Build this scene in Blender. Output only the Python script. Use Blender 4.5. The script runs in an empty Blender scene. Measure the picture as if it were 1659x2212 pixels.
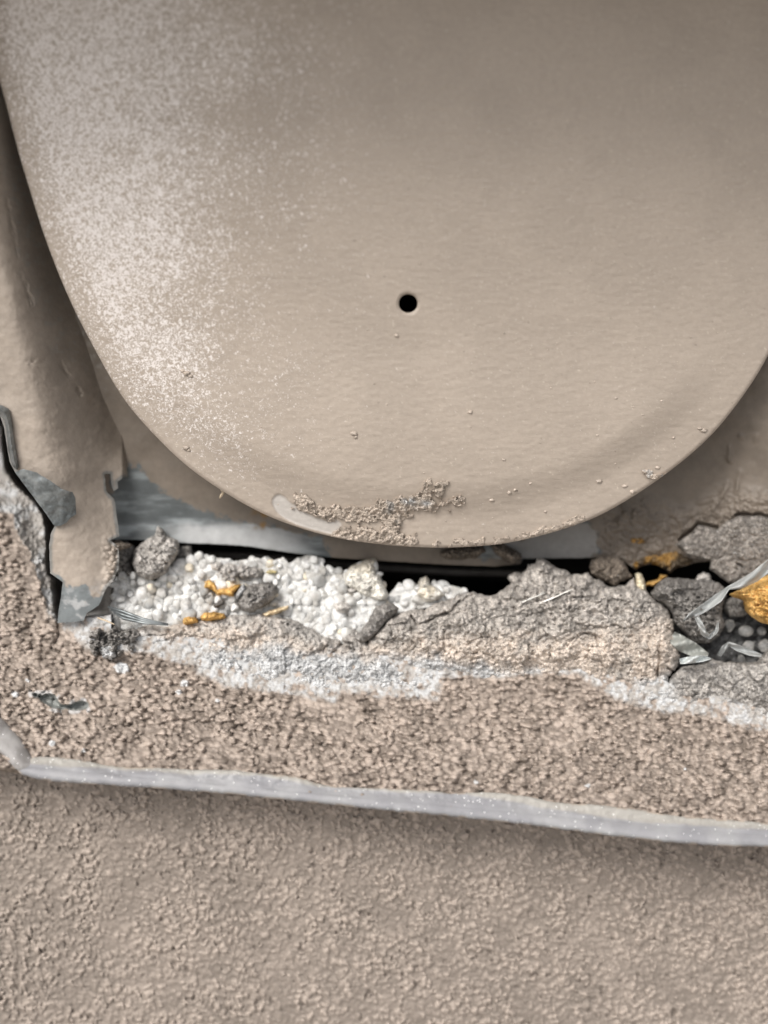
import bpy, math
import numpy as np
from mathutils import Matrix, Vector
R = math.radians
scene = bpy.context.scene
col = scene.collection

# ------------------------------------------------------------------ camera, light, exposure
PITCH = 15.0            # the phone looks slightly down at the wall
D0 = 300.0              # mm from lens to the torn edge
K = 200.0 / 1659.0      # mm per photo unit at D0
CX, CY = 829.5, 1106.0
CAM = Vector((0.0, -D0 / 1000 * math.cos(R(PITCH)), 1.25 + D0 / 1000 * math.sin(R(PITCH))))
cd = bpy.data.cameras.new('camera'); cam = bpy.data.objects.new('camera', cd); col.objects.link(cam)
cam.location = CAM; cam.rotation_euler = (R(90 - PITCH), 0, 0)
cd.sensor_fit = 'VERTICAL'; cd.sensor_height = 36.0; cd.sensor_width = 27.0
cd.lens = 36.0 * D0 / (2212 * K)
cd.clip_start = 0.01; cd.clip_end = 500
cd.dof.use_dof = True; cd.dof.focus_distance = (D0 - 7) / 1000; cd.dof.aperture_fstop = cd.lens / 9.0
scene.camera = cam

SUN_EL, SUN_AZ = 46.0, 212.0
w = bpy.data.worlds.new('World'); scene.world = w; w.use_nodes = True
nt = w.node_tree; bg = nt.nodes['Background']
sky = nt.nodes.new('ShaderNodeTexSky'); sky.sky_type = 'NISHITA'; sky.sun_disc = False
sky.sun_elevation = R(SUN_EL); sky.sun_rotation = R(SUN_AZ); sky.dust_density = 4.0; sky.ozone_density = 0.6
hs = nt.nodes.new('ShaderNodeHueSaturation'); hs.inputs['Saturation'].default_value = 0.3
nt.links.new(sky.outputs[0], hs.inputs['Color']); nt.links.new(hs.outputs[0], bg.inputs['Color'])
bg.inputs['Strength'].default_value = 0.125
sl = bpy.data.lights.new('sun', 'SUN'); sl.energy = 2.0; sl.angle = R(24); sl.color = (1.0, 0.96, 0.9)
so = bpy.data.objects.new('sun', sl); col.objects.link(so)
sd = Vector((math.sin(R(SUN_AZ)) * math.cos(R(SUN_EL)), math.cos(R(SUN_AZ)) * math.cos(R(SUN_EL)), math.sin(R(SUN_EL))))
so.rotation_euler = sd.to_track_quat('Z', 'Y').to_euler(); so.location = (-1, -1, 3)
vs = scene.view_settings; vs.view_transform = 'Standard'; vs.look = 'None'; vs.gamma = 1.0; vs.exposure = 0.40

# ------------------------------------------------------------------ noise (numpy)
def _h(ix, iy, s):
    a = (ix.astype(np.int64) * 374761393 + iy.astype(np.int64) * 668265263 + int(s) * 974634777) & 0xFFFFFFFF
    a = ((a ^ (a >> 13)) * 1274126177) & 0xFFFFFFFF
    a = ((a ^ (a >> 16)) * 2246822519) & 0xFFFFFFFF
    return ((a ^ (a >> 15)) & 0xFFFFFF) / float(0x1000000)
def vn(x, y, s=0):
    ix = np.floor(x); iy = np.floor(y); fx = x - ix; fy = y - iy
    fx = fx * fx * (3 - 2 * fx); fy = fy * fy * (3 - 2 * fy)
    a = _h(ix, iy, s); b = _h(ix + 1, iy, s); c = _h(ix, iy + 1, s); d = _h(ix + 1, iy + 1, s)
    return (a + (b - a) * fx) * (1 - fy) + (c + (d - c) * fx) * fy
def fbm(x, y, sc, s=0, oct=4, g=0.5):
    x = np.asarray(x, float); y = np.asarray(y, float); o = np.zeros(np.broadcast(x, y).shape); am = 1.0; t = 0
    for i in range(oct):
        f = 2.0 ** i / sc
        o += am * vn(x * f + 17.3 * i, y * f - 9.1 * i, s + i); t += am; am *= g
    return o / t * 2 - 1                 # about -1..1
def worley(x, y, sx, sy, s=0):
    px = x / sx; py = y / sy; ix = np.floor(px); iy = np.floor(py)
    f1 = np.full(x.shape, 9.0); f2 = np.full(x.shape, 9.0); cid = np.zeros(x.shape)
    for dx in (-1, 0, 1):
        for dy in (-1, 0, 1):
            cx = ix + dx; cy = iy + dy
            qx = cx + 0.1 + 0.8 * _h(cx, cy, s) - px; qy = cy + 0.1 + 0.8 * _h(cx, cy, s + 51) - py
            d = np.sqrt(qx * qx + qy * qy); c = _h(cx, cy, s + 97)
            m = d < f1
            f2 = np.where(m, f1, np.minimum(f2, d)); cid = np.where(m, c, cid); f1 = np.where(m, d, f1)
    return f1, f2, cid
def grains(x, y, sx, sy, s=0, rad=0.62):
    """rounded grains 0..1, each cell its own height and radius"""
    px = x / sx + 0.22 * fbm(x, y, sx * 1.2, s + 7, 2); py = y / sy + 0.22 * fbm(x, y, sy * 1.2, s + 8, 2)
    ix = np.floor(px); iy = np.floor(py); h = np.zeros(np.shape(px)); cid = np.zeros(np.shape(px))
    for dx in (-1, 0, 1):
        for dy in (-1, 0, 1):
            cx = ix + dx; cy = iy + dy; c = _h(cx, cy, s + 97)
            qx = cx + 0.05 + 0.9 * _h(cx, cy, s) - px; qy = cy + 0.05 + 0.9 * _h(cx, cy, s + 51) - py
            r2 = (rad * (0.7 + 0.6 * ((c * 7.31) % 1.0))) ** 2
            v = np.clip(1 - (qx * qx + qy * qy) / r2, 0, 1) ** 0.75 * (0.3 + 0.7 * c)
            m = v > h; h = np.where(m, v, h); cid = np.where(m, c, cid)
    return h, cid
def sstep(a, b, v):
    t = np.clip((v - a) / (b - a), 0, 1); return t * t * (3 - 2 * t)
def mixc(a, b, m):
    a = np.asarray(a, float); b = np.asarray(b, float); m = np.asarray(m)[:, None]
    return a * (1 - m) + b * m

# ------------------------------------------------------------------ photo units -> place
Rm = np.array(Matrix.Rotation(R(90 - PITCH), 3, 'X'))
def world(x, y, wd):
    """x, y in photo units, wd = mm behind the reference depth"""
    z = (D0 + wd) / D0
    u = (x - CX) * K * z; v = -(y - CY) * K * z
    p = np.stack([u, v, -(D0 + wd)], -1) / 1000.0
    return p @ Rm.T + np.array(CAM)
ZT = {0: (0, 0, 1, 1), 1: (0, 777.7, .3333, .3333), 2: (207.4, 993.7, .375, .375), 3: (743.1, 1080.1, .3646, .3646),
      4: (1209.7, 993.7, .2735, .2735), 5: (0, 1425.7, .5, .5), 6: (829.5, 1425.7, .5, .5),
      7: (518.5, 950.5, .3646, .3646), 8: (1036.9, 777.7, .375, .375)}
def P(z, *pts):
    a, b, c, d = ZT[z]
    return [(a + c * px, b + d * py) for px, py in pts]

def V(y):                                # a vertical plane through the lower edge of the plate
    return -(1183 - y) * K * 0.268
def tb(x):
    return 1655 + 0.093 * np.clip(x, -900, 2600)
def wl(x, y):                            # the sloping sill and its continuation up the wall
    s = (tb(x) - y) * K
    return -22 + 0.8 * np.minimum(s, 30) + 0.3 * np.maximum(s - 30, 0)

# ------------------------------------------------------------------ mesh helpers
def make_obj(name, pts, faces, mat, parent=None, cols=None, smooth=True, sharp=None):
    """faces: list of int arrays (n,4) / (n,3); origin at the foot of the thing"""
    pts = np.asarray(pts, float)
    org = np.array([pts[:, 0].mean(), pts[:, 1].mean(), pts[:, 2].min()])
    me = bpy.data.meshes.new(name)
    me.vertices.add(len(pts)); me.vertices.foreach_set('co', (pts - org).astype(np.float32).ravel())
    li = np.concatenate([f.ravel() for f in faces]).astype(np.int32)
    tot = np.concatenate([np.full(len(f), f.shape[1]) for f in faces]).astype(np.int32)
    st = np.concatenate([[0], np.cumsum(tot)[:-1]]).astype(np.int32)
    me.loops.add(len(li)); me.loops.foreach_set('vertex_index', li)
    me.polygons.add(len(tot)); me.polygons.foreach_set('loop_start', st); me.polygons.foreach_set('loop_total', tot)
    me.update(calc_edges=True)
    me.polygons.foreach_set('use_smooth', np.full(len(tot), smooth))
    if sharp: me.set_sharp_from_angle(angle=R(sharp))
    if cols is not None:
        ca = me.color_attributes.new('pigment', 'FLOAT_COLOR', 'POINT')
        c4 = np.ones((len(pts), 4), np.float32); c4[:, :cols.shape[1]] = np.clip(cols, 0, 1); ca.data.foreach_set('color', c4.ravel())
    me.materials.append(mat)
    o = bpy.data.objects.new(name, me); col.objects.link(o)
    o.location = org
    if parent is not None:
        o.parent = parent; o.location = Vector(org) - parent.location
    return o
def tag(o, label, cat, group=None, kind=None):
    o['label'] = label; o['category'] = cat
    if group: o['group'] = group
    if kind: o['kind'] = kind
    return o
def thing(name, label, cat, loc, group=None):
    o = bpy.data.objects.new(name, None); col.objects.link(o); o.location = loc; o.empty_display_size = 0.01
    return tag(o, label, cat, group)

def seg_dist(x, y, pl, closed):
    n = len(pl); best = np.full(x.shape, 1e9); bx = np.zeros_like(x); by = np.zeros_like(x)
    for i in range(n if closed else n - 1):
        ax, ay = pl[i]; cx, cy = pl[(i + 1) % n]
        ex, ey = cx - ax, cy - ay; L = ex * ex + ey * ey + 1e-9
        t = np.clip(((x - ax) * ex + (y - ay) * ey) / L, 0, 1)
        qx = ax + t * ex; qy = ay + t * ey; d = (x - qx) ** 2 + (y - qy) ** 2
        m = d < best
        best = np.where(m, d, best); bx = np.where(m, qx, bx); by = np.where(m, qy, by)
    return np.sqrt(best), bx, by
def inside(x, y, pl):
    r = np.zeros(x.shape, bool); n = len(pl)
    for i in range(n):
        ax, ay = pl[i]; cx, cy = pl[(i + 1) % n]
        if ay == cy: continue
        r ^= ((ay > y) != (cy > y)) & (x < (cx - ax) * (y - ay) / (cy - ay) + ax)
    return r
def crm(pl, n=6, closed=True):           # Catmull-Rom rounding of an outline
    p = np.array(pl, float); N = len(p); out = []
    for i in range(N if closed else N - 1):
        if closed: a, b, c, d = p[i - 1], p[i], p[(i + 1) % N], p[(i + 2) % N]
        else: a, b, c, d = p[max(i - 1, 0)], p[i], p[i + 1], p[min(i + 2, N - 1)]
        for t in np.arange(n) / n:
            out.append(0.5 * ((2 * b) + (c - a) * t + (2 * a - 5 * b + 4 * c - d) * t * t + (3 * b - a - 3 * c + d) * t ** 3))
    if not closed: out.append(p[-1])
    return [tuple(q) for q in out]
def ragged(pl, amp, sc=9.0, seed=0, step=4.0, closed=True):
    """an outline broken up with noise"""
    out = []; n = len(pl)
    for i in range(n if closed else n - 1):
        a = np.array(pl[i]); b = np.array(pl[(i + 1) % n]); m = max(1, int(np.hypot(*(b - a)) / step))
        for j in range(m): out.append(a + (b - a) * j / m)
    q = np.array(out)
    q[:, 0] += amp * (fbm(q[:, 0], q[:, 1], sc, seed, 3) + 0.6 * fbm(q[:, 0], q[:, 1], sc * 3.5, seed + 9, 2))
    q[:, 1] += amp * (fbm(q[:, 0] + 91, q[:, 1], sc, seed + 31, 3) + 0.6 * fbm(q[:, 0], q[:, 1] + 55, sc * 3.5, seed + 39, 2))
    return [tuple(t) for t in q]

def relief(name, poly, wf, mat, back=1.0, parent=None, colf=None, step=2.0, holes=(), keep=None, sharp=None, pd=True, split=0):
    """A solid piece with a traced outline: front surface wf(x, y, d) in mm, back either a thickness in mm or a function."""
    pl = np.array(poly); x0, y0 = pl.min(0) - step; x1, y1 = pl.max(0) + step
    gx = np.arange(x0, x1 + step, step); gy = np.arange(y0, y1 + step, step)
    nx, ny = len(gx), len(gy)
    X, Y = np.meshgrid(gx, gy)
    ccx, ccy = np.meshgrid(gx[:-1] + step / 2, gy[:-1] + step / 2)
    C = inside(ccx, ccy, poly)
    for h in holes: C &= ~inside(ccx, ccy, h)
    if keep is not None: C &= keep(ccx, ccy)
    if split:                             # each separate patch becomes a part of its own
        lab = np.zeros(C.shape, int); k = 0; comps = []
        for i0, j0 in zip(*np.where(C)):
            if lab[i0, j0]: continue
            k += 1; st = [(i0, j0)]; lab[i0, j0] = k; cnt = 0
            while st:
                a, c = st.pop(); cnt += 1
                for da in (-1, 0, 1):
                    for dc in (-1, 0, 1):
                        e, f = a + da, c + dc
                        if 0 <= e < C.shape[0] and 0 <= f < C.shape[1] and C[e, f] and not lab[e, f]: lab[e, f] = k; st.append((e, f))
            if cnt >= split: comps.append((cnt, k))
        comps = sorted(comps, reverse=True)[:90]
        def pick(kk): return lambda cx, cy: lab[np.clip(((cy - y0) / step).astype(int), 0, C.shape[0] - 1), np.clip(((cx - x0) / step).astype(int), 0, C.shape[1] - 1)] == kk
        return [relief(name, poly, wf, mat, back, parent, colf, step, holes, pick(k), sharp, pd) for _, k in comps]
    Cp = np.zeros((ny + 1, nx + 1), bool); Cp[1:ny, 1:nx] = C
    n4 = Cp[:-1, :-1].astype(int) + Cp[1:, :-1] + Cp[:-1, 1:] + Cp[1:, 1:]
    used = n4 > 0; bnd = used & (n4 < 4)
    idx = np.full((ny, nx), -1); idx[used] = np.arange(used.sum())
    x = X[used].copy(); y = Y[used].copy(); b = bnd[used]
    def dist(px, py):
        d, qx, qy = seg_dist(px, py, poly, True)
        for h in holes:
            d2, q2x, q2y = seg_dist(px, py, h, True); m = d2 < d
            d = np.where(m, d2, d); qx = np.where(m, q2x, qx); qy = np.where(m, q2y, qy)
        return d, qx, qy
    bi = np.where(b)[0]
    d_, qx, qy = dist(x[bi], y[bi]); ok = d_ < step * 1.5
    x[bi[ok]] = qx[ok]; y[bi[ok]] = qy[ok]
    if pd: d = dist(x, y)[0]
    else: d = np.full(x.shape, 99.0)
    d[bi[ok]] = 0
    wfr = wf(x, y, d); wbk = back(x, y, d) if callable(back) else wfr + back
    wbk = np.maximum(wbk, wfr + 0.05)
    n = len(x)
    pts = np.concatenate([world(x, y, wfr), world(x, y, wbk)])
    ii, jj = np.where(C)
    TL, BL, BR, TR = idx[ii, jj], idx[ii + 1, jj], idx[ii + 1, jj + 1], idx[ii, jj + 1]
    F = [np.stack([TL, BL, BR, TR], -1), np.stack([TL, TR, BR, BL], -1) + n]
    up = ~Cp[ii, jj + 1]; dn = ~Cp[ii + 2, jj + 1]; lf = ~Cp[ii + 1, jj]; rt = ~Cp[ii + 1, jj + 2]
    for m, a, c in ((up, TL, TR), (dn, BR, BL), (lf, BL, TL), (rt, TR, BR)):
        F.append(np.stack([a[m], c[m], c[m] + n, a[m] + n], -1))
    cols = None
    if colf is not None:
        c = colf(x, y, d); cols = np.concatenate([c, c])
    return make_obj(name, pts, F, mat, parent, cols, True, sharp)

def field(name, gx, gy, wf, mat, parent=None, colf=None, keep=None):
    """a large continuous surface over an uneven grid"""
    X, Y = np.meshgrid(gx, gy); x = X.ravel(); y = Y.ravel(); ny, nx = X.shape
    i = np.arange(ny * nx).reshape(ny, nx)
    F = [np.stack([i[:-1, :-1].ravel(), i[1:, :-1].ravel(), i[1:, 1:].ravel(), i[:-1, 1:].ravel()], -1)]
    if keep is not None:
        k = keep(x, y).reshape(ny, nx); F[0] = F[0][(k[:-1, :-1] | k[1:, 1:]).ravel()]
    return make_obj(name, world(x, y, wf(x, y)), F, mat, parent, colf(x, y) if colf else None)
def spread(a, b, st, lo, hi):
    g = list(np.arange(a, b + st, st)); s = st
    while g[-1] < hi: s *= 1.5; g.append(g[-1] + s)
    s = st; h = []
    q = a
    while q > lo: s *= 1.5; q -= s; h.append(q)
    return np.array(h[::-1] + g)

ico = None
def icosphere(sub):
    import bmesh
    bm = bmesh.new(); bmesh.ops.create_icosphere(bm, subdivisions=sub, radius=1.0)
    v = np.array([q.co[:] for q in bm.verts]); f = np.array([[q.index for q in t.verts] for t in bm.faces]); bm.free()
    return v, f
IV, IF = icosphere(3)
IV2, IF2 = icosphere(2)
def tube(name, pts, rads, mat, parent=None, n=8, flat=1.0):
    """a round strand through points given in photo units and mm depth"""
    p = np.array([world(np.array(a[0]), np.array(a[1]), np.array(a[2])) for a in pts]); m = len(p)
    vs_, fs = [], []
    for i in range(m):
        t = p[min(i + 1, m - 1)] - p[max(i - 1, 0)]; t /= np.linalg.norm(t) + 1e-12
        a = np.cross(t, [0.3, 1, 0.2]); a /= np.linalg.norm(a); b = np.cross(t, a)
        for j in range(n):
            g = 2 * math.pi * j / n
            vs_.append(p[i] + (a * math.cos(g) + b * math.sin(g) * flat) * rads[i] / 1000)
    for i in range(m - 1):
        for j in range(n):
            fs.append([i * n + j, i * n + (j + 1) % n, (i + 1) * n + (j + 1) % n, (i + 1) * n + j])
    caps = [np.array([list(range(n))[::-1]]), np.array([[(m - 1) * n + j for j in range(n)]])]
    return make_obj(name, np.array(vs_), [np.array(fs)] + caps, mat, parent)

# ------------------------------------------------------------------ materials
def mat(name, base=None, rough=0.8, vary=0.15, vscale=600, bump=0.3, bscale=1500, bdist=0.0003, spec=0.3, metal=0.0,
        sss=0.0, sssr=0.002, speck=None, aniso=None, trans=0.0, alpha=1.0, hue=None):
    m = bpy.data.materials.new(name); m.use_nodes = True; n = m.node_tree.nodes; l = m.node_tree.links
    b = n['Principled BSDF']; tc = n.new('ShaderNodeTexCoord'); co = tc.outputs['Object']
    if aniso:
        mp = n.new('ShaderNodeMapping'); mp.inputs['Scale'].default_value = aniso; l.new(co, mp.inputs['Vector']); co2 = mp.outputs[0]
    else: co2 = co
    if base is None:
        at = n.new('ShaderNodeAttribute'); at.attribute_name = 'pigment'; c = at.outputs['Color']
    else:
        rgb = n.new('ShaderNodeRGB'); rgb.outputs[0].default_value = (*base, 1); c = rgb.outputs[0]
    nz = n.new('ShaderNodeTexNoise'); nz.inputs['Scale'].default_value = vscale; nz.inputs['Detail'].default_value = 6; nz.inputs['Roughness'].default_value = 0.65
    l.new(co, nz.inputs['Vector'])
    mr = n.new('ShaderNodeMapRange'); mr.inputs['From Min'].default_value = 0.3; mr.inputs['From Max'].default_value = 0.7
    mr.inputs['To Min'].default_value = 1 - vary; mr.inputs['To Max'].default_value = 1 + vary
    l.new(nz.outputs[0], mr.inputs['Value'])
    mx = n.new('ShaderNodeVectorMath'); mx.operation = 'SCALE'; l.new(c, mx.inputs[0]); l.new(mr.outputs[0], mx.inputs['Scale']); c = mx.outputs[0]
    if hue:                                # a second pigment in large soft patches
        n2 = n.new('ShaderNodeTexNoise'); n2.inputs['Scale'].default_value = hue[1]; n2.inputs['Detail'].default_value = 3; l.new(co, n2.inputs['Vector'])
        r2 = n.new('ShaderNodeMapRange'); r2.inputs['From Min'].default_value = 0.45; r2.inputs['From Max'].default_value = 0.65; r2.inputs['To Max'].default_value = hue[2]
        l.new(n2.outputs[0], r2.inputs['Value'])
        mm = n.new('ShaderNodeMix'); mm.data_type = 'RGBA'; l.new(r2.outputs[0], mm.inputs[0]); l.new(c, mm.inputs[6]); mm.inputs[7].default_value = (*hue[0], 1); c = mm.outputs[2]
    if speck:                              # tiny specks: (colour, scale, size)
        vo = n.new('ShaderNodeTexVoronoi'); vo.inputs['Scale'].default_value = speck[1]; l.new(co, vo.inputs['Vector'])
        cmp = n.new('ShaderNodeMath'); cmp.operation = 'LESS_THAN'; l.new(vo.outputs['Distance'], cmp.inputs[0]); cmp.inputs[1].default_value = speck[2]
        wn = n.new('ShaderNodeSeparateColor'); l.new(vo.outputs['Color'], wn.inputs[0])
        gt = n.new('ShaderNodeMath'); gt.operation = 'GREATER_THAN'; l.new(wn.outputs[0], gt.inputs[0]); gt.inputs[1].default_value = speck[3]
        mu = n.new('ShaderNodeMath'); mu.operation = 'MULTIPLY'; l.new(cmp.outputs[0], mu.inputs[0]); l.new(gt.outputs[0], mu.inputs[1])
        m3 = n.new('ShaderNodeMix'); m3.data_type = 'RGBA'; l.new(mu.outputs[0], m3.inputs[0]); l.new(c, m3.inputs[6]); m3.inputs[7].default_value = (*speck[0], 1); c = m3.outputs[2]
    l.new(c, b.inputs['Base Color'])
    b.inputs['Roughness'].default_value = rough; b.inputs['Specular IOR Level'].default_value = spec; b.inputs['Metallic'].default_value = metal
    if sss: b.inputs['Subsurface Weight'].default_value = sss; b.inputs['Subsurface Radius'].default_value = (1, 1, 1); b.inputs['Subsurface Scale'].default_value = sssr
    if trans: b.inputs['Transmission Weight'].default_value = trans
    b.inputs['Alpha'].default_value = alpha
    if bump:
        nb = n.new('ShaderNodeTexNoise'); nb.inputs['Scale'].default_value = bscale; nb.inputs['Detail'].default_value = 5; l.new(co2, nb.inputs['Vector'])
        bp = n.new('ShaderNodeBump'); bp.inputs['Strength'].default_value = bump; bp.inputs['Distance'].default_value = bdist
        l.new(nb.outputs[0], bp.inputs['Height']); l.new(bp.outputs[0], b.inputs['Normal'])
    return m
TAN = np.array((0.245, 0.202, 0.172)); DISC = np.array((0.400, 0.342, 0.290)); BROWN = np.array((0.172, 0.144, 0.118))  # BROWN: plate paint with the collar's shade mixed in, also plain plaster brown
GREY = np.array((0.45, 0.425, 0.40)); DKGREY = np.array((0.13, 0.13, 0.13)); CREAM = np.array((0.61, 0.535, 0.47)); LIME = np.array((0.56, 0.565, 0.57))
ZINC = np.array((0.152, 0.168, 0.174)); WHITE = np.array((0.70, 0.70, 0.69)); AMBER = np.array((0.58, 0.34, 0.11))
M_stucco = mat('painted_stucco', None, 0.75, 0.10, 900, 0.25, 2500, 0.0002, 0.35)
M_mortar = mat('broken_mortar', None, 0.95, 0.38, 1700, 0.9, 2300, 0.0007, 0.15)
M_plate = mat('satin_plate_paint', None, 0.47, 0.06, 900, 0.30, 2300, 0.00016, 0.45, aniso=(0.4, 1, 1))
def pale_speckle(m):                        # pale speckle, density from the pigment's alpha
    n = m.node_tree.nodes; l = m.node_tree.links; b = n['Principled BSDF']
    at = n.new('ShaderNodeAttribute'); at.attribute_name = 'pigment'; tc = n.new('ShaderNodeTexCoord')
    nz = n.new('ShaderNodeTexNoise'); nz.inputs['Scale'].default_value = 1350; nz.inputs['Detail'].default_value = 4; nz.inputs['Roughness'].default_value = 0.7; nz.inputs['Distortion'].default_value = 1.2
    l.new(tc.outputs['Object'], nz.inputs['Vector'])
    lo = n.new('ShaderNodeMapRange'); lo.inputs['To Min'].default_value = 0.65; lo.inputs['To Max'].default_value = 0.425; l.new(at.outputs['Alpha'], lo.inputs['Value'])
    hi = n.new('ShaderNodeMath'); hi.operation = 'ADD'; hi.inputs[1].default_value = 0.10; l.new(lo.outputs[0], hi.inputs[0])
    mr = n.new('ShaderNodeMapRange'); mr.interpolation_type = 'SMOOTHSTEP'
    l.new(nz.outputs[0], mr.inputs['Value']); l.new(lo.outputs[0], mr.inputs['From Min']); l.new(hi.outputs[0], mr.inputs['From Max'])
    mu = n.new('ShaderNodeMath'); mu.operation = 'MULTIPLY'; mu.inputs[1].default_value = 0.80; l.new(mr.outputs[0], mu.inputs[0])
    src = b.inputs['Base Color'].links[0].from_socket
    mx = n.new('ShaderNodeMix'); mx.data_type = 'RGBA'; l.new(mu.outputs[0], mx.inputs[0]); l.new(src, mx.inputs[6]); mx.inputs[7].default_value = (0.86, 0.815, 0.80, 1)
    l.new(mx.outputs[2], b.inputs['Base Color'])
pale_speckle(M_plate)
M_housing = mat('housing_paint', None, 0.55, 0.10, 500, 0.30, 1800, 0.00012, 0.4)
M_zinc = mat('bare_zinc', tuple(ZINC), 0.42, 0.4, 420, 0.4, 1300, 0.0002, 0.5, 0.55, hue=((0.42, 0.45, 0.46), 260, 0.6))
M_sealant = mat('clear_sealant', None, 0.5, 0.07, 500, 0.25, 1200, 0.0002, 0.35, sss=0.3, sssr=0.003, speck=((0.85, 0.85, 0.85), 1900, 0.27, 0.93))  # white specks painted in for the tiny sparkles
M_foam = mat('bead_foam', None, 0.75, 0.22, 900, 0.5, 2200, 0.0003, 0.25, sss=0.2, sssr=0.0015, hue=((0.40, 0.385, 0.36), 280, 0.85))
M_amber = mat('amber_foam', None, 0.85, 0.3, 700, 0.8, 1500, 0.0007, 0.12, sss=0.3, sssr=0.002)
M_dark = mat('hollow_shade', (0.012, 0.011, 0.010), 0.9, 0.2, 200, 0, spec=0.05)  # near-black colour stands in for the hollow's shade
M_film = mat('plastic_film', (0.55, 0.57, 0.57), 0.2, 0.1, 300, 0.4, 500, 0.0006, 0.6, alpha=0.55)
M_fibre = mat('glass_fibre', (0.75, 0.74, 0.70), 0.35, 0.1, 800, 0, spec=0.6)
M_straw = mat('straw', (0.55, 0.45, 0.33), 0.6, 0.2, 800, 0)
M_ground = mat('paving', (0.30, 0.28, 0.25), 0.9, 0.2, 20, 0.4, 60, 0.004)

# ------------------------------------------------------------------ setting: ground
def quad(name, pts, m):
    return make_obj(name, np.array(pts, float), [np.array([[0, 1, 2, 3]])], m, smooth=False)
g = quad('ground', [(-40, -60, 0), (40, -60, 0), (40, 20, 0), (-40, 20, 0)], M_ground); g['kind'] = 'structure'

# ------------------------------------------------------------------ lower wall face
_wall = {}
def wall_grain(x, y):
    if _wall.get('n') != len(x):
        xw = x + 5 * fbm(x, y, 10, 17, 3); yw = y + 5 * fbm(x, y, 10, 18, 3)
        g1, c = grains(xw, yw, 13, 12, 3, 0.56); g2, c2 = grains(xw + 60, yw, 9, 8.5, 5, 0.52); g3, c3 = grains(xw, yw + 90, 20, 18, 7, 0.42)
        pat = sstep(-0.55, 0.35, fbm(x, y, 60, 12, 3))
        g = np.maximum.reduce([np.clip(g1 - 0.22, 0, 1), 0.7 * np.clip(g2 - 0.3, 0, 1), 0.9 * np.clip(g3 - 0.3, 0, 1)]) * (0.4 + 0.6 * pat)
        pit = sstep(0.35, 0.7, fbm(x, y, 13, 19, 3)) * (1 - sstep(0.05, .3, g))
        _wall['n'] = len(x); _wall['v'] = (g, pit, c)
    return _wall['v']
def wall_w(x, y):
    base = -3 + (y - 1700) * K * 0.268
    fine = (x > -350) & (x < 2010) & (y < 2300)
    g, pit, c = wall_grain(x, y)
    return base - (g * 1.9 - 0.6 * pit + 0.5 * fbm(x, y, 120, 13, 3) + 0.25 * fbm(x, y, 9, 14, 3)) * fine
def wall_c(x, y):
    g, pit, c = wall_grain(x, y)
    a = mixc(TAN * (0.88, 0.91, 0.92), TAN * (1.52, 1.56, 1.59), np.clip(sstep(0.02, 0.45, g) * (0.45 + .55 * c) + 0.3 * fbm(x, y, 70, 15, 4) + .12, 0, 1))  # lit grain tops and shaded ground between painted into the tan
    return mixc(a, TAN * 0.45, pit * 0.7)  # pits darkened in the pigment, their shade painted on
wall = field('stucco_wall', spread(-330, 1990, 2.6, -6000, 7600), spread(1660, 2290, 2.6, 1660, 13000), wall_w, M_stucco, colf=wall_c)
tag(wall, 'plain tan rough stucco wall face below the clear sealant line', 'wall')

# ------------------------------------------------------------------ sill (sloping stucco above the sealant, with its broken left edge)
GAP = P(1, (-400, -900), (-260, 300), (-160, 900), (20, 985), (85, 1000), (100, 1080), (135, 1170), (185, 1235), (225, 1320), (245, 1400), (268, 1500), (305, 1610), (368, 1700),
        (430, 1690), (520, 1660), (800, 1650), (800, 900), (400, -900))
SLIT = P(1, (-400, -900), (-300, 300), (0, 420), (15, 560), (35, 700), (80, 790), (150, 860), (230, 930), (268, 1000), (288, 1080), (296, 1200), (290, 1300), (305, 1390), (335, 1420), (338, 1500), (350, 1600), (372, 1700),
         (430, 1690), (520, 1660), (800, 1650), (800, 900), (400, -900))
HOLE5 = crm(P(5, (150, 150), (200, 145), (240, 150), (262, 188), (300, 190), (345, 175), (383, 182), (380, 212), (330, 222), (285, 212), (262, 218), (215, 205), (180, 180)))
HOLE5B = crm(P(5, (135, 145), (160, 140), (175, 160), (150, 165)))
LIMEFR = P(0, (100, 1330), (190, 1400), (300, 1410), (410, 1440), (480, 1480), (560, 1490), (640, 1503), (720, 1516), (740, 1496), (870, 1507), (945, 1512), (955, 1462), (1050, 1460),
           (1250, 1455), (1300, 1495), (1390, 1530), (1480, 1541), (1560, 1557), (1659, 1580), (1950, 1640), (1950, 1150), (100, 1150))
def sd_(x, y, pl):
    d = seg_dist(x, y, pl, True)[0]; return np.where(inside(x, y, pl), -d, d)
_sill = {}
def sill_parts(x, y):
    if 'k' in _sill and len(_sill['k']) == len(x): return _sill['v']
    gap = sd_(x, y, GAP) + 7 * fbm(x, y, 22, 61, 3) + 3 * fbm(x, y, 7, 62, 2)
    hol = np.minimum(sd_(x, y, HOLE5), sd_(x, y, HOLE5B)) + 2.0 * fbm(x, y, 9, 63, 2)
    lim = sd_(x, y, LIMEFR) + 8 * fbm(x, y, 24, 64, 3) + 4 * fbm(x, y, 8, 65, 2)
    spots = np.full(x.shape, 99.0)
    for sx, sy, r in ((262, 1443, 17), (398, 1476, 9), (386, 1495, 6), (34, 1500, 8), (113, 1605, 6), (180, 1622, 4), (470, 1513, 5), (1270, 1697, 4), (1030, 1690, 4), (1480, 1660, 4), (60, 1470, 5)):
        spots = np.minimum(spots, np.hypot(x - sx, (y - sy) * 1.3) - r)
    spots = spots + 6 * fbm(x, y, 9, 66, 3)
    slit = sd_(x, y, SLIT) + 2.5 * fbm(x, y, 12, 60, 3)
    _sill['k'] = x; _sill['v'] = (gap, hol, lim, spots, slit); return _sill['v']
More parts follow.
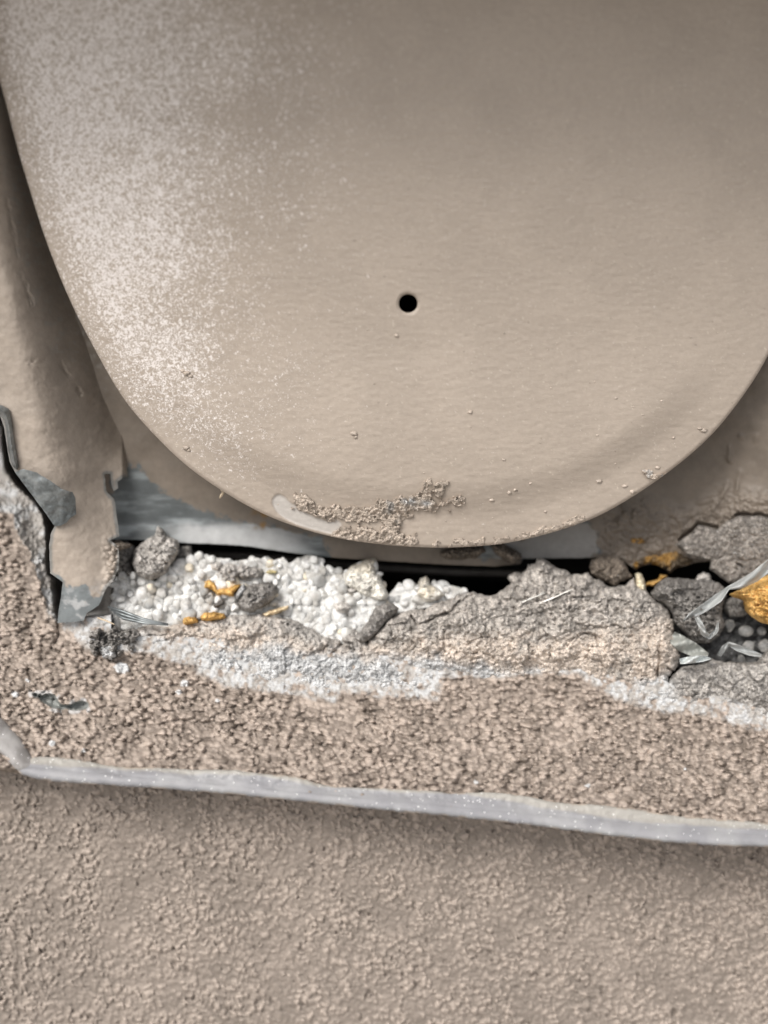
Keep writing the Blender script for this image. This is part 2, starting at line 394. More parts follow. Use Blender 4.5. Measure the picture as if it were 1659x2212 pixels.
CRK = P(1, (375, 1710), (380, 1790), (350, 1850))
def sill_w(x, y):
    gap, hol, lim, spots, slit = sill_parts(x, y)
    b = wl(x, y)
    t = y - tb(x)
    b = b + np.clip(t - 4, 0, 13) * 2.6
    fine = (x > -330) & (x < 1990)
    g1, _ = grains(x, y - 0.09 * x, 15.0, 9.5, 21, 0.66); g2, _ = grains(x, y - 0.09 * x, 10.5, 7.5, 23, 0.62); g3, _ = grains(x + 40, y, 22, 14, 26, 0.5)
    smooth = sstep(0.15, 0.55, fbm(x, y, 75, 27, 3)) * 0.55
    strip = sstep(14, 2, np.abs(y - 1368) - 8) * sstep(110, 130, x) * sstep(300, 250, x)    # bare smooth strip under the flange foot
    h = np.maximum(np.maximum(g1 * 2.7, g2 * 1.8), g3 * 3.2) * (1 - smooth) * (1 - 0.85 * strip) * sstep(12, -8, t) + 0.55 * fbm(x, y, 90, 28, 3)
    rock = 0.9 * fbm(x, y, 26, 31, 4) + grains(x, y, 8, 8, 33, 0.6)[0] * 0.9
    isgap = sstep(6, -4, gap)
    h = h * (1 - isgap) + rock * isgap
    ls = sstep(10, -10, lim)
    h = h * (1 - 0.6 * ls) + rock * 0.5 * ls + 0.6 * ls
    h = h + sstep(3, -3, spots) * 0.9
    b = b - h * fine
    b = b + np.where(gap < 0, np.minimum(-gap * 0.16, 6), 0) + np.where(slit < 0, -slit * 2.5, 0).clip(0, 30)
    b = b + sstep(0, -7, hol) * 3.2
    dc = seg_dist(x, y, CRK, False)[0]
    b = b + 1.3 * np.exp(-(dc / 2.5) ** 2)
    return b
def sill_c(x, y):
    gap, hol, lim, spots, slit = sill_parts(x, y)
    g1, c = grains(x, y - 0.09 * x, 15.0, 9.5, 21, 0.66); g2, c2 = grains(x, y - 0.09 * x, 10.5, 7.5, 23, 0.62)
    base = mixc(TAN * (0.66, .66, .65), TAN * (1.72, 1.75, 1.77), np.clip(sstep(0.15, 0.85, np.maximum(g1, g2 * .9)) * (0.5 + .5 * c) + 0.25 * fbm(x, y, 40, 35, 3) + .1, 0, 1))  # sunlit grain tops and dark crevices put into the colour by height
    cc = mixc(base, mixc(GREY * 0.8, LIME * 0.88, sstep(-.35, .25, fbm(x, y, 9, 34, 4))), sstep(6, -8, lim) * sstep(-0.5, 0.0, fbm(x, y, 14, 36, 4)))
    cc = mixc(cc, LIME, sstep(2, -2, spots))
    rk = mixc(GREY * 0.9, LIME * 0.95, sstep(-0.15, 0.4, fbm(x, y, 18, 37, 4)))
    cc = mixc(cc, rk, sstep(2, -3, gap))
    cc = mixc(cc, GREY * 0.35, sstep(6, -14, slit))  # shade of the slit painted as a darker grey
    rim = sstep(9, 3, hol) * sstep(-0.1, 0.3, fbm(x, y, 12, 38, 2)); cc = mixc(cc, LIME * 0.9, rim * 0.7)
    cc = mixc(cc, (0.25, 0.26, 0.25), sstep(0, -3, hol))
    return cc
def sill_keep(x, y):
    yo = np.interp(x, [235, 240, 300, 500, 700, 800, 1000, 1250, 1400, 1470, 1560, 1700], [-999, 1362, 1375, 1380, 1410, 1418, 1418, 1420, 1450, 1490, 1510, 1520])
    slit = sill_parts(x, y)[4]
    return ~((x > 236) & (y < yo)) & (y - tb(x) < 19) & (slit > -60)
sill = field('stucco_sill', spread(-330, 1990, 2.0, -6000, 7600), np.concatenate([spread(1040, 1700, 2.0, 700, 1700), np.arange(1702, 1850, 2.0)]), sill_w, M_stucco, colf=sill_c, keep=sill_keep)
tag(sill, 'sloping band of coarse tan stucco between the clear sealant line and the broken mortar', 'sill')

# ------------------------------------------------------------------ wall behind and above (darkness of the opening painted near-black)
def boxm(name, x0, x1, y0, y1, z0, z1, m):
    p = np.array([(a, b, c) for a in (x0, x1) for b in (y0, y1) for c in (z0, z1)], float)
    f = np.array([[0, 1, 3, 2], [4, 6, 7, 5], [0, 4, 5, 1], [2, 3, 7, 6], [0, 2, 6, 4], [1, 5, 7, 3]])
    return make_obj(name, p, [f], m, cols=np.tile(TAN, (8, 1)), smooth=False)
core = boxm('wall_shade_box', -0.8, 0.8, 0.085, 0.12, 0.0, 2.2, M_dark)
tag(core, 'near-black box painting the shade of the wall hollow behind the round plate', 'shade box')

# ------------------------------------------------------------------ duct housing: collar, flange, torn tabs
house = thing('duct_housing', 'tan painted sheet metal housing torn open behind the round cover plate', 'duct', tuple(world(np.array(150.), np.array(1345.), np.array(4.))))
DISCPL = crm([(-75, -520), (-60, 0), (0, 178), (45, 345), (100, 520), (150, 645), (200, 745), (260, 850), (320, 925), (400, 1003), (480, 1060), (565, 1108), (650, 1141), (730, 1162), (800, 1173), (870, 1180), (950, 1183), (1030, 1180), (1100, 1172),
              (1190, 1151), (1280, 1120), (1350, 1083), (1420, 1037), (1490, 983), (1550, 925), (1610, 848), (1659, 768), (1720, 640), (1790, 470), (1850, 270), (1900, 0), (1920, -520)], 5)
DUCT = [(935 + 560 * math.cos(a), 380 + 560 * math.sin(a)) for a in np.linspace(0, 2 * math.pi, 72, endpoint=False)]
PEEL = P(2, (90, 60), (240, 40), (300, 110), (370, 190), (440, 210), (520, 250), (620, 300), (690, 330), (800, 365), (930, 375), (1010, 400), (1100, 405), (1300, 440), (1340, 560), (100, 520))
PEEL2 = P(8, (560, 930), (620, 935), (670, 1010), (680, 1090), (640, 1150), (250, 1150), (0, 1130), (0, 1060), (300, 1020))
def collar_w(x, y, d):
    b = V(y) + 20
    b = b - 9 * sstep(1450, 1760, x) 
    b = b - 3.0 * sstep(1120, 1185, y) * sstep(1200, 1000, x)          # rolled lower lip
    b = b - 0.5 * fbm(x, y, 60, 41, 3)
    wr = [P(8, (1230, 930), (1330, 860), (1380, 800), (1430, 710)), P(8, (1260, 830), (1340, 795)), P(8, (1430, 500), (1440, 580)), P(8, (1500, 650), (1480, 740)), P(8, (1500, 440), (1600, 440), (1570, 480))]
    for p in wr: b = b - 0.8 * np.exp(-((seg_dist(x, y, p, False)[0] + 5 * fbm(x, y, 18, 40, 3)) / 6.0) ** 2) * sstep(-0.6, 0.2, fbm(x, y, 30, 39, 2))
    for p in (P(4, (940, 640), (985, 602), (1045, 562), (1092, 502), (1160, 515), (1240, 538)), P(4, (1390, 436), (1430, 432), (1560, 428), (1640, 445), (1800, 460))):
        b = b + 3.5 * np.exp(-(seg_dist(x + 3 * fbm(x, y, 14, 37, 2), y + 3 * fbm(x, y, 14, 36, 2), p, False)[0] / 2.6) ** 2)
    crust = sstep(1075, 1125, y + 25 * fbm(x, y, 40, 42, 2)) * sstep(1260, 1330, x) + sstep(1500, 1600, x) * sstep(1040, 1090, y)
    b = b - np.clip(crust, 0, 1) * (1.2 * fbm(x, y, 22, 43, 3) + grains(x, y, 9, 8, 44)[0] * 0.9 + 1.0)
    return b
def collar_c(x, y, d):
    c = mixc(BROWN * 0.95, BROWN * 1.12, sstep(-0.4, 0.4, fbm(x, y, 50, 45, 4)))  # same paint as the plate, its shading put into the brown
    p = np.minimum(sd_(x, y, PEEL), sd_(x, y, PEEL2)) + 9 * fbm(x, y, 25, 46, 3) + 4 * fbm(x, y, 7, 47, 2)
    z = mixc(ZINC * 0.62, ZINC * 1.45, sstep(-0.2, 0.5, fbm(x * .5, y * 2.6, 40, 48, 4, .6)))
    z = mixc(z, LIME * 0.72, sstep(1120, 1150, y + 12 * fbm(x, y, 20, 49, 3)) * sstep(340, 420, x) * sstep(700, 600, x) * 0.85)
    z = mixc(z, LIME * 0.6, sstep(1150, 1215, y) * sstep(1100, 1200, x) * sstep(0, 0.4, fbm(x, y, 18, 50, 3)))
    c = mixc(c, ZINC * 0.7, sstep(11, 3, p) * sstep(-0.2, 0.3, fbm(x, y, 10, 52, 2)))
    z = mixc(z, (0.30, 0.285, 0.27), sstep(1050, 1090, x) * 0.9)
    c = mixc(c, z, sstep(2, -2, p))
    rust = sstep(0.0, 0.45, fbm(x, y, 22, 51, 3)) * (sstep(1080, 1115, y) * sstep(530, 570, x) * sstep(690, 630, x) * sstep(1150, 1135, y))
    c = mixc(c, (0.22, 0.12, 0.03), rust)
    gr = (sstep(180, 120, x) * 0 + 1) * sstep(330, 200, x) * sstep(0, 0.5, fbm(x, y, 12, 53, 4)) * sstep(900, 700, y); c = mixc(c, (0.34, 0.33, 0.31), gr * 0.5)
    return c
COLLAR = ragged([(-420, -560), (2250, -560), (2250, 1230), (1560, 1225)] + P(4, (1180, 800), (1060, 812), (1000, 835), (930, 850), (870, 885), (800, 845), (750, 820), (640, 835), (600, 870), (570, 850), (480, 775), (290, 772)) +
                [(1283, 1205), (1130, 1207), (1124, 1218), (1071, 1224), (947, 1219), (860, 1214), (743, 1206), (700, 1203), (620, 1193), (520, 1178), (400, 1173), (300, 1166), (200, 1166), (190, 1000), (60, 820), (-420, 700)], 0.8, 10, 3)
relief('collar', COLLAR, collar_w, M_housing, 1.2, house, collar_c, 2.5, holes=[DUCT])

FLANGE = ragged(P(1, (-700, -3400), (-700, 100), (-160, 200), (0, 360), (25, 430), (45, 560), (62, 660), (100, 730), (200, 860), (355, 1075), (330, 1125), (318, 1200), (325, 1380), (408, 1440), (390, 1560), (372, 1705), (450, 1702), (545, 1688)) +
                P(1, (560, 1640), (640, 1590), (690, 1480), (735, 1430), (770, 1350), (772, 1210), (715, 1168), (775, 1140), (752, 990), (742, 900), (722, 885), (690, 850), (678, 740), (715, 735), (722, 800), (735, 850), (765, 830), (762, 790), (800, 760), (880, 772), (900, 700), (870, 660)) +
                [(330, 985), (330, 880), (250, 690), (190, 560), (140, 400), (80, 200), (20, -560)], 0.9, 8, 5)
CREASE = [(15, 430), (40, 560), (75, 680), (105, 745), (140, 800), (175, 850)]
def flange_w(x, y, d):
    xr = np.interp(y, [-500, 300, 600, 900, 1200, 1400], [-160, -60, 0, 65, 130, 165])
    wd_ = np.interp(y, [-500, 600, 900, 1050, 1350], [150, 150, 190, 170, 230])
    q = (x - xr) / wd_
    b = V(y) - 4 + 27 * sstep(0.0, 1.15, q) * np.interp(y, [900, 1100, 1340], [1, .6, .25]) + 5 * np.clip(-q, 0, 2) ** 1.6
    b = b + 0.6 * np.exp(-((seg_dist(x, y, CREASE, False)[0] + 6 * fbm(x, y, 14, 54, 3)) / 4.0) ** 2) * sstep(-0.3, 0.3, fbm(x, y, 25, 38, 2))
    b = b - 0.35 * fbm(x, y, 45, 55, 3) - 0.12 * fbm(x, y, 9, 30, 3) + 12 * sstep(262, 298, x)
    b = b - sstep(1130, 1200, y) * sstep(215, 245, x + 8 * fbm(x, y, 12, 56)) * grains(x, y, 12, 10, 57)[0] * 1.6
    b = b - 0.7 * np.exp(-((x - 72) / 12) ** 2 - ((y - 785) / 9) ** 2) * fbm(x, y, 6, 58, 2)
    return b
def flange_c(x, y, d):
    c = mixc(DISC * 0.88, DISC * 1.0, sstep(-0.4, 0.4, fbm(x, y, 40, 59, 4)))
    n = fbm(x, y, 26, 60, 4)
    bare = sstep(1235, 1300, y + 55 * n - 0.35 * (x - 130)) * sstep(270, 200, x)
    c = mixc(c, ZINC * 1.25, sstep(0.35, 0.6, bare))
    c = mixc(c, LIME * 0.8, sstep(0.0, 0.45, fbm(x, y, 15, 67, 4)) * sstep(1240, 1310, y) * 0.8)
    c = mixc(c, BROWN * 1.0, sstep(100, 180, x - np.interp(y, [300, 900, 1200], [-60, 65, 130])) * sstep(1030, 950, y))  # shade of the recess painted on, browner away from the ridge
    edge = sstep(9, 3, d + 4 * n) * sstep(870, 900, y); c = mixc(c, ZINC, edge * 0.7)
    g1 = sstep(0.05, 0.5, fbm(x, y, 10, 68, 4)) * sstep(60, 10, np.abs(x - np.interp(y, [300, 500, 800], [30, 55, 160])) ) * sstep(850, 700, y)
    c = mixc(c, (0.36, 0.35, 0.33), g1 * 0.55)
    return c
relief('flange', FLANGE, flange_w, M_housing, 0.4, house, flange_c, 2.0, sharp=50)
# metal edge curled outward along the torn side, then a tab folded back over the flange
def flw(x, y): return flange_w(x, y, 0 * x + 20)
TAB = ragged(P(1, (98, 728), (150, 706), (240, 730), (330, 785), (400, 835), (470, 855), (490, 900), (494, 1000), (455, 1025), (430, 1055), (395, 1072), (355, 1078), (270, 960), (180, 840)), 0.7, 6, 8)
relief('torn_tab', TAB, lambda x, y, d: flw(x, y) - 1.2 - 5.5 * sstep(0, 1, np.clip(((x - 33) * 0.45 + (1030 - y) * 0.0 + 10) / 75, 0, 1)) * sstep(1130, 1000, y) - 0.5 * fbm(x, y, 20, 71, 4), M_zinc, 0.35, house, step=1.6, sharp=50)
TAB2 = ragged(P(1, (-120, 150), (-40, 280), (20, 296), (58, 318), (75, 400), (92, 520), (120, 690), (112, 712), (82, 690), (55, 600), (44, 480), (30, 400), (0, 355), (-120, 240)), 0.6, 6, 9)
relief('torn_tab', TAB2, lambda x, y, d: flw(x, y) - 0.8 - 4.0 * np.clip(d / 18, 0, 1) - 0.2 * fbm(x, y, 20, 72, 3), M_zinc, 0.35, house, step=1.6, sharp=50)
# dark lip of the sleeve deep in the gap
tube('sleeve_lip', [(380, 1196, 34), (560, 1203, 34), (760, 1222, 34), (980, 1236, 35), (1200, 1240, 36)], [1.0] * 5, mat('sleeve_dark', (0.11, 0.10, 0.09), 0.5, 0.2, 300, 0), house)
relief('sleeve', [(300, 1180), (1330, 1180), (1330, 1262), (300, 1232)], lambda x, y, d: 40 + 0 * x, mat('sleeve_shade', (0.012, 0.011, 0.010), 0.7, 0.2, 200, 0, spec=0.1), 1.0, house, step=12)  # near-black sheet, the gap's shade put into its colour

# ------------------------------------------------------------------ round cover plate
plate = thing('cover_plate', 'large round tan metal plate with one drilled hole and crusty scraped lower rim', 'vent cover', tuple(world(np.array(950.), np.array(1183.), np.array(0.))))
HOLEC = [(881.5 + 20.5 * math.cos(a), 655.5 + 20 * math.sin(a)) for a in np.linspace(0, 2 * math.pi, 48, endpoint=False)]
PATCH = crm(P(7, (190, 372), (205, 335), (235, 322), (268, 340), (300, 372), (345, 392), (395, 432), (470, 466), (545, 470), (590, 482), (615, 530), (632, 578), (560, 560), (470, 540), (380, 515), (290, 478), (225, 432)), 4)
def crustmask(x, y):
    a = P(7, (330, 372), (420, 405), (600, 430), (760, 440), (900, 400), (1010, 380), (1160, 375), (1290, 370))
    b_ = P(7, (620, 560), (760, 570), (880, 580), (1000, 600)); c_ = P(7, (860, 560), (930, 470), (990, 400), (1180, 280))
    r1, r2, r3 = seg_dist(x, y, a, False)[0], seg_dist(x, y, b_, False)[0], seg_dist(x, y, c_, False)[0]
    m = np.maximum.reduce([np.exp(-(r1 / 22) ** 2) * np.interp(x, [590, 660, 800, 990], [.25, .7, 1, .8]), np.exp(-(r2 / 24) ** 2), 0.95 * np.exp(-(r3 / 26) ** 2)])
    return m
DC = (935., 430.)
def plate_w(x, y, d):
    r = np.hypot((x - DC[0]) / 930, (y - DC[1]) / 800)
    b = V(y) + 8.5 * np.clip(r, 0, 1.4) ** 2 - 7.6
    low = sstep(700, 1000, y)
    b = b - low * 2.0 * sstep(55, 140, d + 14 * sstep(935, 300, x))        # the face stands proud of its rim
    b = b - 0.10 * fbm(x, y * 2.2, 16, 81, 3) - 0.07 * fbm(x, y, 150, 82, 2)
    b = b + 0.45 * sstep(3, -3, sd_(x, y, PATCH)) + 0.5 * sstep(0, 1, 1 - d / 6) 
    return b
def plate_c(x, y, d):
    c = mixc(DISC * 0.98, DISC * 1.04, sstep(-0.4, 0.4, fbm(x, y, 120, 83, 3)))
    # pale speckle over the left of the plate
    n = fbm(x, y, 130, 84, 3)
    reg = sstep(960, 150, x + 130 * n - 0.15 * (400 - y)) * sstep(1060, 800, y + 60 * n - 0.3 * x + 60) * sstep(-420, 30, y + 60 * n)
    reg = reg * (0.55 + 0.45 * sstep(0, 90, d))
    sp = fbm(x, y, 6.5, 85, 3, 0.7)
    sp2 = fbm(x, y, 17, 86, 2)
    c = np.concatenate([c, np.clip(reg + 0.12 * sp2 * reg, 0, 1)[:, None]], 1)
    a_ = c[:, 3:]; c = c[:, :3]
    dots = fbm(x + 50, y, 5, 87, 2); c = mixc(c, (0.62, 0.56, 0.48), sstep(0.74, 0.86, dots) * 0.6)
    dk = fbm(x - 70, y + 33, 7, 88, 2); c = mixc(c, DISC * 0.55, sstep(0.84, 0.92, dk) * 0.8)
    s = sd_(x, y, PATCH); c = mixc(c, (0.47, 0.44, 0.41), sstep(1.5, -1.5, s))
    return np.concatenate([c, a_], 1)
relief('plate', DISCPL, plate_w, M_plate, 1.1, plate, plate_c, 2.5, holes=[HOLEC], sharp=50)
def pw(x, y): return plate_w(x, y, seg_dist(x, y, DISCPL, True)[0])
def keepcrust(x, y):
    return (crustmask(x, y) + 0.55 * fbm(x, y, 9, 91, 3) + 0.35 * fbm(x, y, 28, 92, 2)) > 0.58
CRUSTPL = [q for q in DISCPL if 560 < q[0] < 1180 and q[1] > 1000] + [(1180, 1020), (560, 1020)]
def crust_w(x, y, d):
    m = np.clip(crustmask(x, y), 0, 1)
    return pw(x, y) - 0.15 - (0.5 + 1.8 * m) * (0.55 - np.abs(fbm(x, y, 13, 93, 4, .65))).clip(0, 1) - 0.5 * m * fbm(x, y, 6, 94, 2)
def crust_c(x, y, d):
    c = mixc(DISC * 1.05, DISC * 1.3, sstep(-0.3, 0.4, fbm(x, y, 12, 95, 3)))
    c = mixc(c, GREY * 0.75, sstep(0.1, 0.5, fbm(x, y, 20, 96, 3)) * sstep(55, 25, np.hypot(x - 868, (y - 1112) * .8)))
    return mixc(c, LIME, np.exp(-((x - 885) / 12) ** 2 - ((y - 1083) / 7) ** 2) + .9 * np.exp(-((x - 920) / 12) ** 2 - ((y - 1087) / 6) ** 2))
relief('paint_crust', CRUSTPL, crust_w, M_mortar, lambda x, y, d: pw(x, y) + 0.3, plate, crust_c, 1.6, keep=keepcrust, split=6)
# small grit and flakes stuck in the paint, and the flake near the right rim
RIMCR = [q for q in DISCPL if 930 < q[0] < 1270 and q[1] > 1000]
RIMCR = RIMCR + [(q[0], q[1] - 16 + 5 * math.sin(q[0] * .1)) for q in RIMCR[::-1]]
relief('rim_crust', RIMCR, lambda x, y, d: pw(x, y) - 0.15 - 0.7 * np.abs(fbm(x, y, 9, 97, 3)) - .3 * np.abs(fbm(x, y, 4, 90, 2)), M_mortar, lambda x, y, d: pw(x, y) + 0.3, plate,
       lambda x, y, d: mixc(DISC, DISC * 1.3, sstep(-.3, .4, fbm(x, y, 10, 98, 3))), 1.8, keep=lambda x, y: fbm(x, y, 16, 99, 3) + 0.25 * sstep(1100, 1200, x) > -0.05, split=6)
FLAKE = ragged(P(8, (930, 632), (990, 630), (1000, 655), (1030, 660), (1075, 648), (1050, 672), (1010, 685), (975, 682), (955, 668)), 1.2, 6, 10)
relief('paint_flake', FLAKE, lambda x, y, d: pw(x, y) - 0.5 - 1.2 * np.abs(fbm(x, y, 10, 101, 3)), M_mortar, lambda x, y, d: pw(x, y) + .2, plate, lambda x, y, d: mixc(DISC * 1.3, GREY, sstep(0, .3, fbm(x, y, 7, 102, 2))), 1.2)
rng = np.random.default_rng(7)
def blobs(name, spots, wfn, m, colv, parent):
    vv, ff, cc = [], [], []; k = 0
    for (x, y, r) in spots:
        a = IV2 * (1 + 0.25 * rng.normal(size=(len(IV2), 1)).clip(-1.5, 1.5)) * r * K * np.array([1 + .4 * rng.random(), .8, .55])
        p = world(np.array(x), np.array(y), wfn(np.array([x]), np.array([y]))[0]) + (a[:, [0, 1, 2]] / 1000) @ Rm.T
        vv.append(p); ff.append(IF2 + k); k += len(IV2); cc.append(np.tile(np.append(np.array(colv) * (0.85 + .3 * rng.random()), 0.0), (len(IV2), 1)))
    return make_obj(name, np.concatenate(vv), [np.concatenate(ff)], m, parent, np.concatenate(cc))
sp = [(1294, 1039, 5), (1350, 1050, 4.5), (1366, 1062, 5), (1290, 940, 2), (1430, 866, 3), (1455, 945, 3), (1520, 930, 5), (1512, 926, 4), (1088, 993, 3.5), (1016, 890, 5), (765, 936, 6), (768, 944, 4), (403, 966, 6), (408, 972, 4), (402, 806, 6), (412, 812, 5), (395, 801, 4), (857, 725, 4), (1190, 838, 2.5), (1062, 1080, 5), (1100, 1063, 5), (1113, 1058, 4), (1146, 1044, 3), (1178, 1105, 3), (1420, 1010, 4), (1330, 860, 3), (1090, 525, 3)]
for _ in range(330):
    x_, y_ = rng.uniform(150, 1620), rng.uniform(80, 1130)
    if inside(np.array([x_]), np.array([y_]), DISCPL)[0]: sp.append((x_, y_, rng.choice([0.7, 0.9, 1.2, 1.7])))
blobs('paint_grit', sp, pw, M_plate, DISC * 1.08, plate)
tube('paint_drip', [(480, 1057, -1), (482, 1064, -1), (478, 1070, -1), (475, 1076, -.5)], [.55, .35, .4, .2], M_straw, plate)

# ------------------------------------------------------------------ broken masonry
def facets(x, y, seed):
    wx = x + 9 * fbm(x, y, 20, seed + 21, 3); wy = y + 7 * fbm(x, y, 18, seed + 22, 3)
    f1, f2, c = worley(wx, wy, 44, 27, seed + 20); f3, f4, c2 = worley(wx, wy, 19, 14, seed + 23)
    return 1.9 * (c - .5) + 0.9 * (c2 - .5) - 0.8 * sstep(0.10, 0.0, f2 - f1)
def rockw(base, seed, bulge=3.0, amp=1.0, er=26.0, yb=None):
    """front of a broken piece: pillow shaped, lumpy and granular"""
    def f(x, y, d):
        e = np.sqrt(np.clip(1 - (1 - np.clip(d / er, 0, 1)) ** 2, 0, 1))
        if yb is not None: e = e * (0.48 + 0.52 * sstep(0, 85, yb(x) - y))      # thins out downwards on to the sill
        n = 1.5 * fbm(x, y, 60, seed, 3) + 1.3 * fbm(x, y, 20, seed + 4, 5, 0.6) + 1.2 - 2.0 * np.abs(fbm(x, y, 26, seed + 7, 4, 0.6)) + facets(x, y, seed) + 1.3 * grains(x, y, 12, 10, seed + 5, .52)[0] + 0.9 * grains(x, y, 7, 6, seed + 6, .55)[0] - 0.7
        pit = sstep(0.42, 0.62, fbm(x * .8 + y * .3, y * 1.2, 12, seed + 9, 4, .7)) * 1.4
        return base(x, y) + 3.5 - (bulge + 2) * e - amp * n * np.clip(e + 0.25, 0, 1) + amp * pit
    return f
def crackd(f, lines, depth=2.5, wd=2.2):
    def g_(x, y, d):
        b = f(x, y, d)
        xx = x + 3 * fbm(x, y, 10, 301, 2); yy = y + 3 * fbm(x, y, 10, 302, 2)
        for l in lines: b = b + depth * np.exp(-(seg_dist(xx, yy, l, False)[0] / wd) ** 2)
        return b
    return g_
def bk(f0, th):
    return lambda x, y, d: f0(x, y) + 2.0 + th * np.sqrt(np.clip(d / 30, 0, 1))
def slab_c(seed, topc=GREY, cy=None, limey=None, dark=0.0):
    def f(x, y, d):
        c = mixc(topc * 0.66, topc * 1.28, sstep(-0.4, 0.45, 0.7 * fbm(x, y, 14, seed, 4) + 0.6 * fbm(x, y, 5, seed + 11, 2)))
        if cy is not None:
            yy = y + 26 * fbm(x, y, 55, seed + 1, 3) + 9 * fbm(x, y, 10, seed + 2, 2)
            m = sstep(-24, 22, yy - cy(x)); c = mixc(c, mixc(CREAM * 0.9, CREAM * 1.18, sstep(-.3, .4, fbm(x, y, 16, seed + 3, 3))), m * sstep(-0.75, -0.1, fbm(x, y, 34, seed + 4, 3)))
        if limey is not None:
            yy = y + 24 * fbm(x, y, 50, seed + 5, 3) + 10 * fbm(x, y, 11, seed + 6, 2)
            m = sstep(-18, 16, yy - limey(x)); c = mixc(c, mixc(LIME * 0.80, LIME * 1.12, sstep(-.4, .3, fbm(x, y, 12, seed + 7, 4))), m)
        sp = fbm(x, y, 5, seed + 8, 2); c = mixc(c, c * 0.45, sstep(0.55, 0.8, sp)); c = mixc(c, LIME * 0.9, sstep(0.62, 0.85, -sp) * 0.6)
        return c
    return f
def lw(off): return lambda x, y: wl(x, y) + off

# left slab
SL1 = ragged(P(0, (288, 1360), (310, 1352), (360, 1350), (430, 1340), (500, 1331), (560, 1325), (590, 1332), (640, 1340), (680, 1362), (700, 1376), (735, 1380), (752, 1366), (765, 1358), (780, 1378), (800, 1396), (830, 1420),
        (880, 1440), (965, 1450), (950, 1462), (945, 1490), (940, 1508), (870, 1501), (800, 1492), (735, 1490), (722, 1510), (640, 1496), (560, 1481), (480, 1472), (410, 1432), (350, 1408), (300, 1400)), 4.0, 10, 21)
o = relief('mortar_slab', SL1, crackd(rockw(lw(-1.0), 121, 2.6, 0.85, 34, lambda x: np.interp(x, [300, 410, 560, 720, 950], [1405, 1440, 1488, 1512, 1512])), [P(2, (1360, 1120), (1420, 1050), (1480, 1060), (1490, 1100)), P(0, (735, 1380), (742, 1395), (760, 1402))], 3.0, 3.0), M_mortar, bk(lw(0), 4),
           colf=slab_c(131, GREY, lambda x: np.interp(x, [300, 560, 700, 900], [1352, 1362, 1392, 1440]), lambda x: np.interp(x, [300, 450, 600, 700, 950], [1378, 1392, 1405, 1412, 1425])))
tag(o, 'long grey mortar slab with white limy lower edge, under the white foam beads', 'mortar slab')
# right slab
SL2T = P(3, (130, 835), (175, 795), (225, 735), (300, 680), (380, 650), (480, 640), (560, 610), (640, 580), (700, 560), (770, 545), (830, 568), (900, 555), (950, 522), (985, 500), (978, 445), (1015, 430), (1050, 440), (1085, 420), (1085, 385), (1130, 380), (1155, 352), (1200, 365), (1260, 395), (1310, 410), (1345, 440), (1400, 450), (1450, 440))
SL2R = P(4, (260, 930), (330, 950), (420, 1005), (520, 985), (580, 940), (610, 1010), (690, 1040), (720, 1100), (800, 1130), (858, 1170), (890, 1260), (892, 1380), (930, 1440), (950, 1500), (945, 1600), (900, 1660), (870, 1700), (840, 1770), (700, 1800), (520, 1760), (360, 1720))
SL2 = ragged(SL2T + SL2R + P(0, (1300, 1478), (1250, 1452), (1160, 1457), (1095, 1470), (1050, 1468), (990, 1450), (930, 1452), (860, 1438), (800, 1415), (790, 1400)), 5.5, 9, 22)
SC = [P(4, (780, 1515), (790, 1580), (765, 1650), (770, 1740)), P(4, (850, 1640), (900, 1680), (990, 1720)), P(4, (190, 1370), (280, 1380), (300, 1440)), P(3, (400, 690), (440, 740), (560, 690), (640, 650), (680, 610), (760, 560)), P(3, (270, 690), (215, 760), (140, 830))]
o = relief('mortar_slab', SL2, crackd(rockw(lw(-2.5), 141, 5.0, 1.0, 45, lambda x: np.interp(x, [800, 930, 1050, 1100, 1250, 1300, 1460], [1418, 1456, 1470, 1474, 1456, 1480, 1490])), SC, 3.2, 2.6), M_mortar, bk(lw(0), 5),
           colf=slab_c(151, GREY * (1.02, 1, .98), lambda x: np.interp(x, [780, 900, 1000, 1200, 1330, 1450], [1392, 1384, 1376, 1372, 1345, 1330]), lambda x: np.interp(x, [780, 1000, 1060, 1160, 1290, 1350, 1460], [1412, 1432, 1440, 1452, 1500, 1478, 1450])))
tag(o, 'largest grey mortar slab, peach coloured at its front, with pale fibres on top', 'mortar slab')
# right grey slab below the film shards
SL3 = ragged(P(4, (840, 1790), (880, 1700), (950, 1640), (1100, 1612), (1200, 1575), (1300, 1600), (1400, 1598), (1560, 1590), (1580, 1545), (1640, 1500), (1800, 1470), (2200, 1440), (2200, 2320), (1900, 2190), (1640, 2095), (1500, 2025), (1300, 1955), (1180, 1935), (1000, 1955), (850, 1965), (600, 1955), (440, 1890), (350, 1835), (320, 1710), (420, 1740), (520, 1770), (700, 1805)), 3.5, 10, 23)
def sl3c(x, y, d):
    c = slab_c(161, GREY * 0.92)(x, y, d)
    rim = sstep(26, 4, d + 10 * fbm(x, y, 20, 163, 3)) * sstep(1490, 1515, y) ; left = sstep(1500, 1400, x + 25 * fbm(x, y, 30, 164, 3)) * sstep(1455, 1480, y)
    return mixc(c, mixc(LIME * 0.9, LIME * 1.15, sstep(-.3, .3, fbm(x, y, 12, 165, 3))), np.clip(rim + left, 0, 1))
o = relief('mortar_slab', SL3, crackd(rockw(lw(-1.5), 171, 3.0, 0.9, 40, lambda x: np.interp(x, [1290, 1400, 1560, 1660, 1800], [1490, 1535, 1555, 1580, 1620])), [P(4, (1000, 1945), (1030, 1915), (1120, 1912))], 2.5, 2), M_mortar, bk(lw(0), 4), colf=sl3c)
tag(o, 'flat dark grey mortar slab with a white lower edge, right of the peach slab', 'mortar slab')
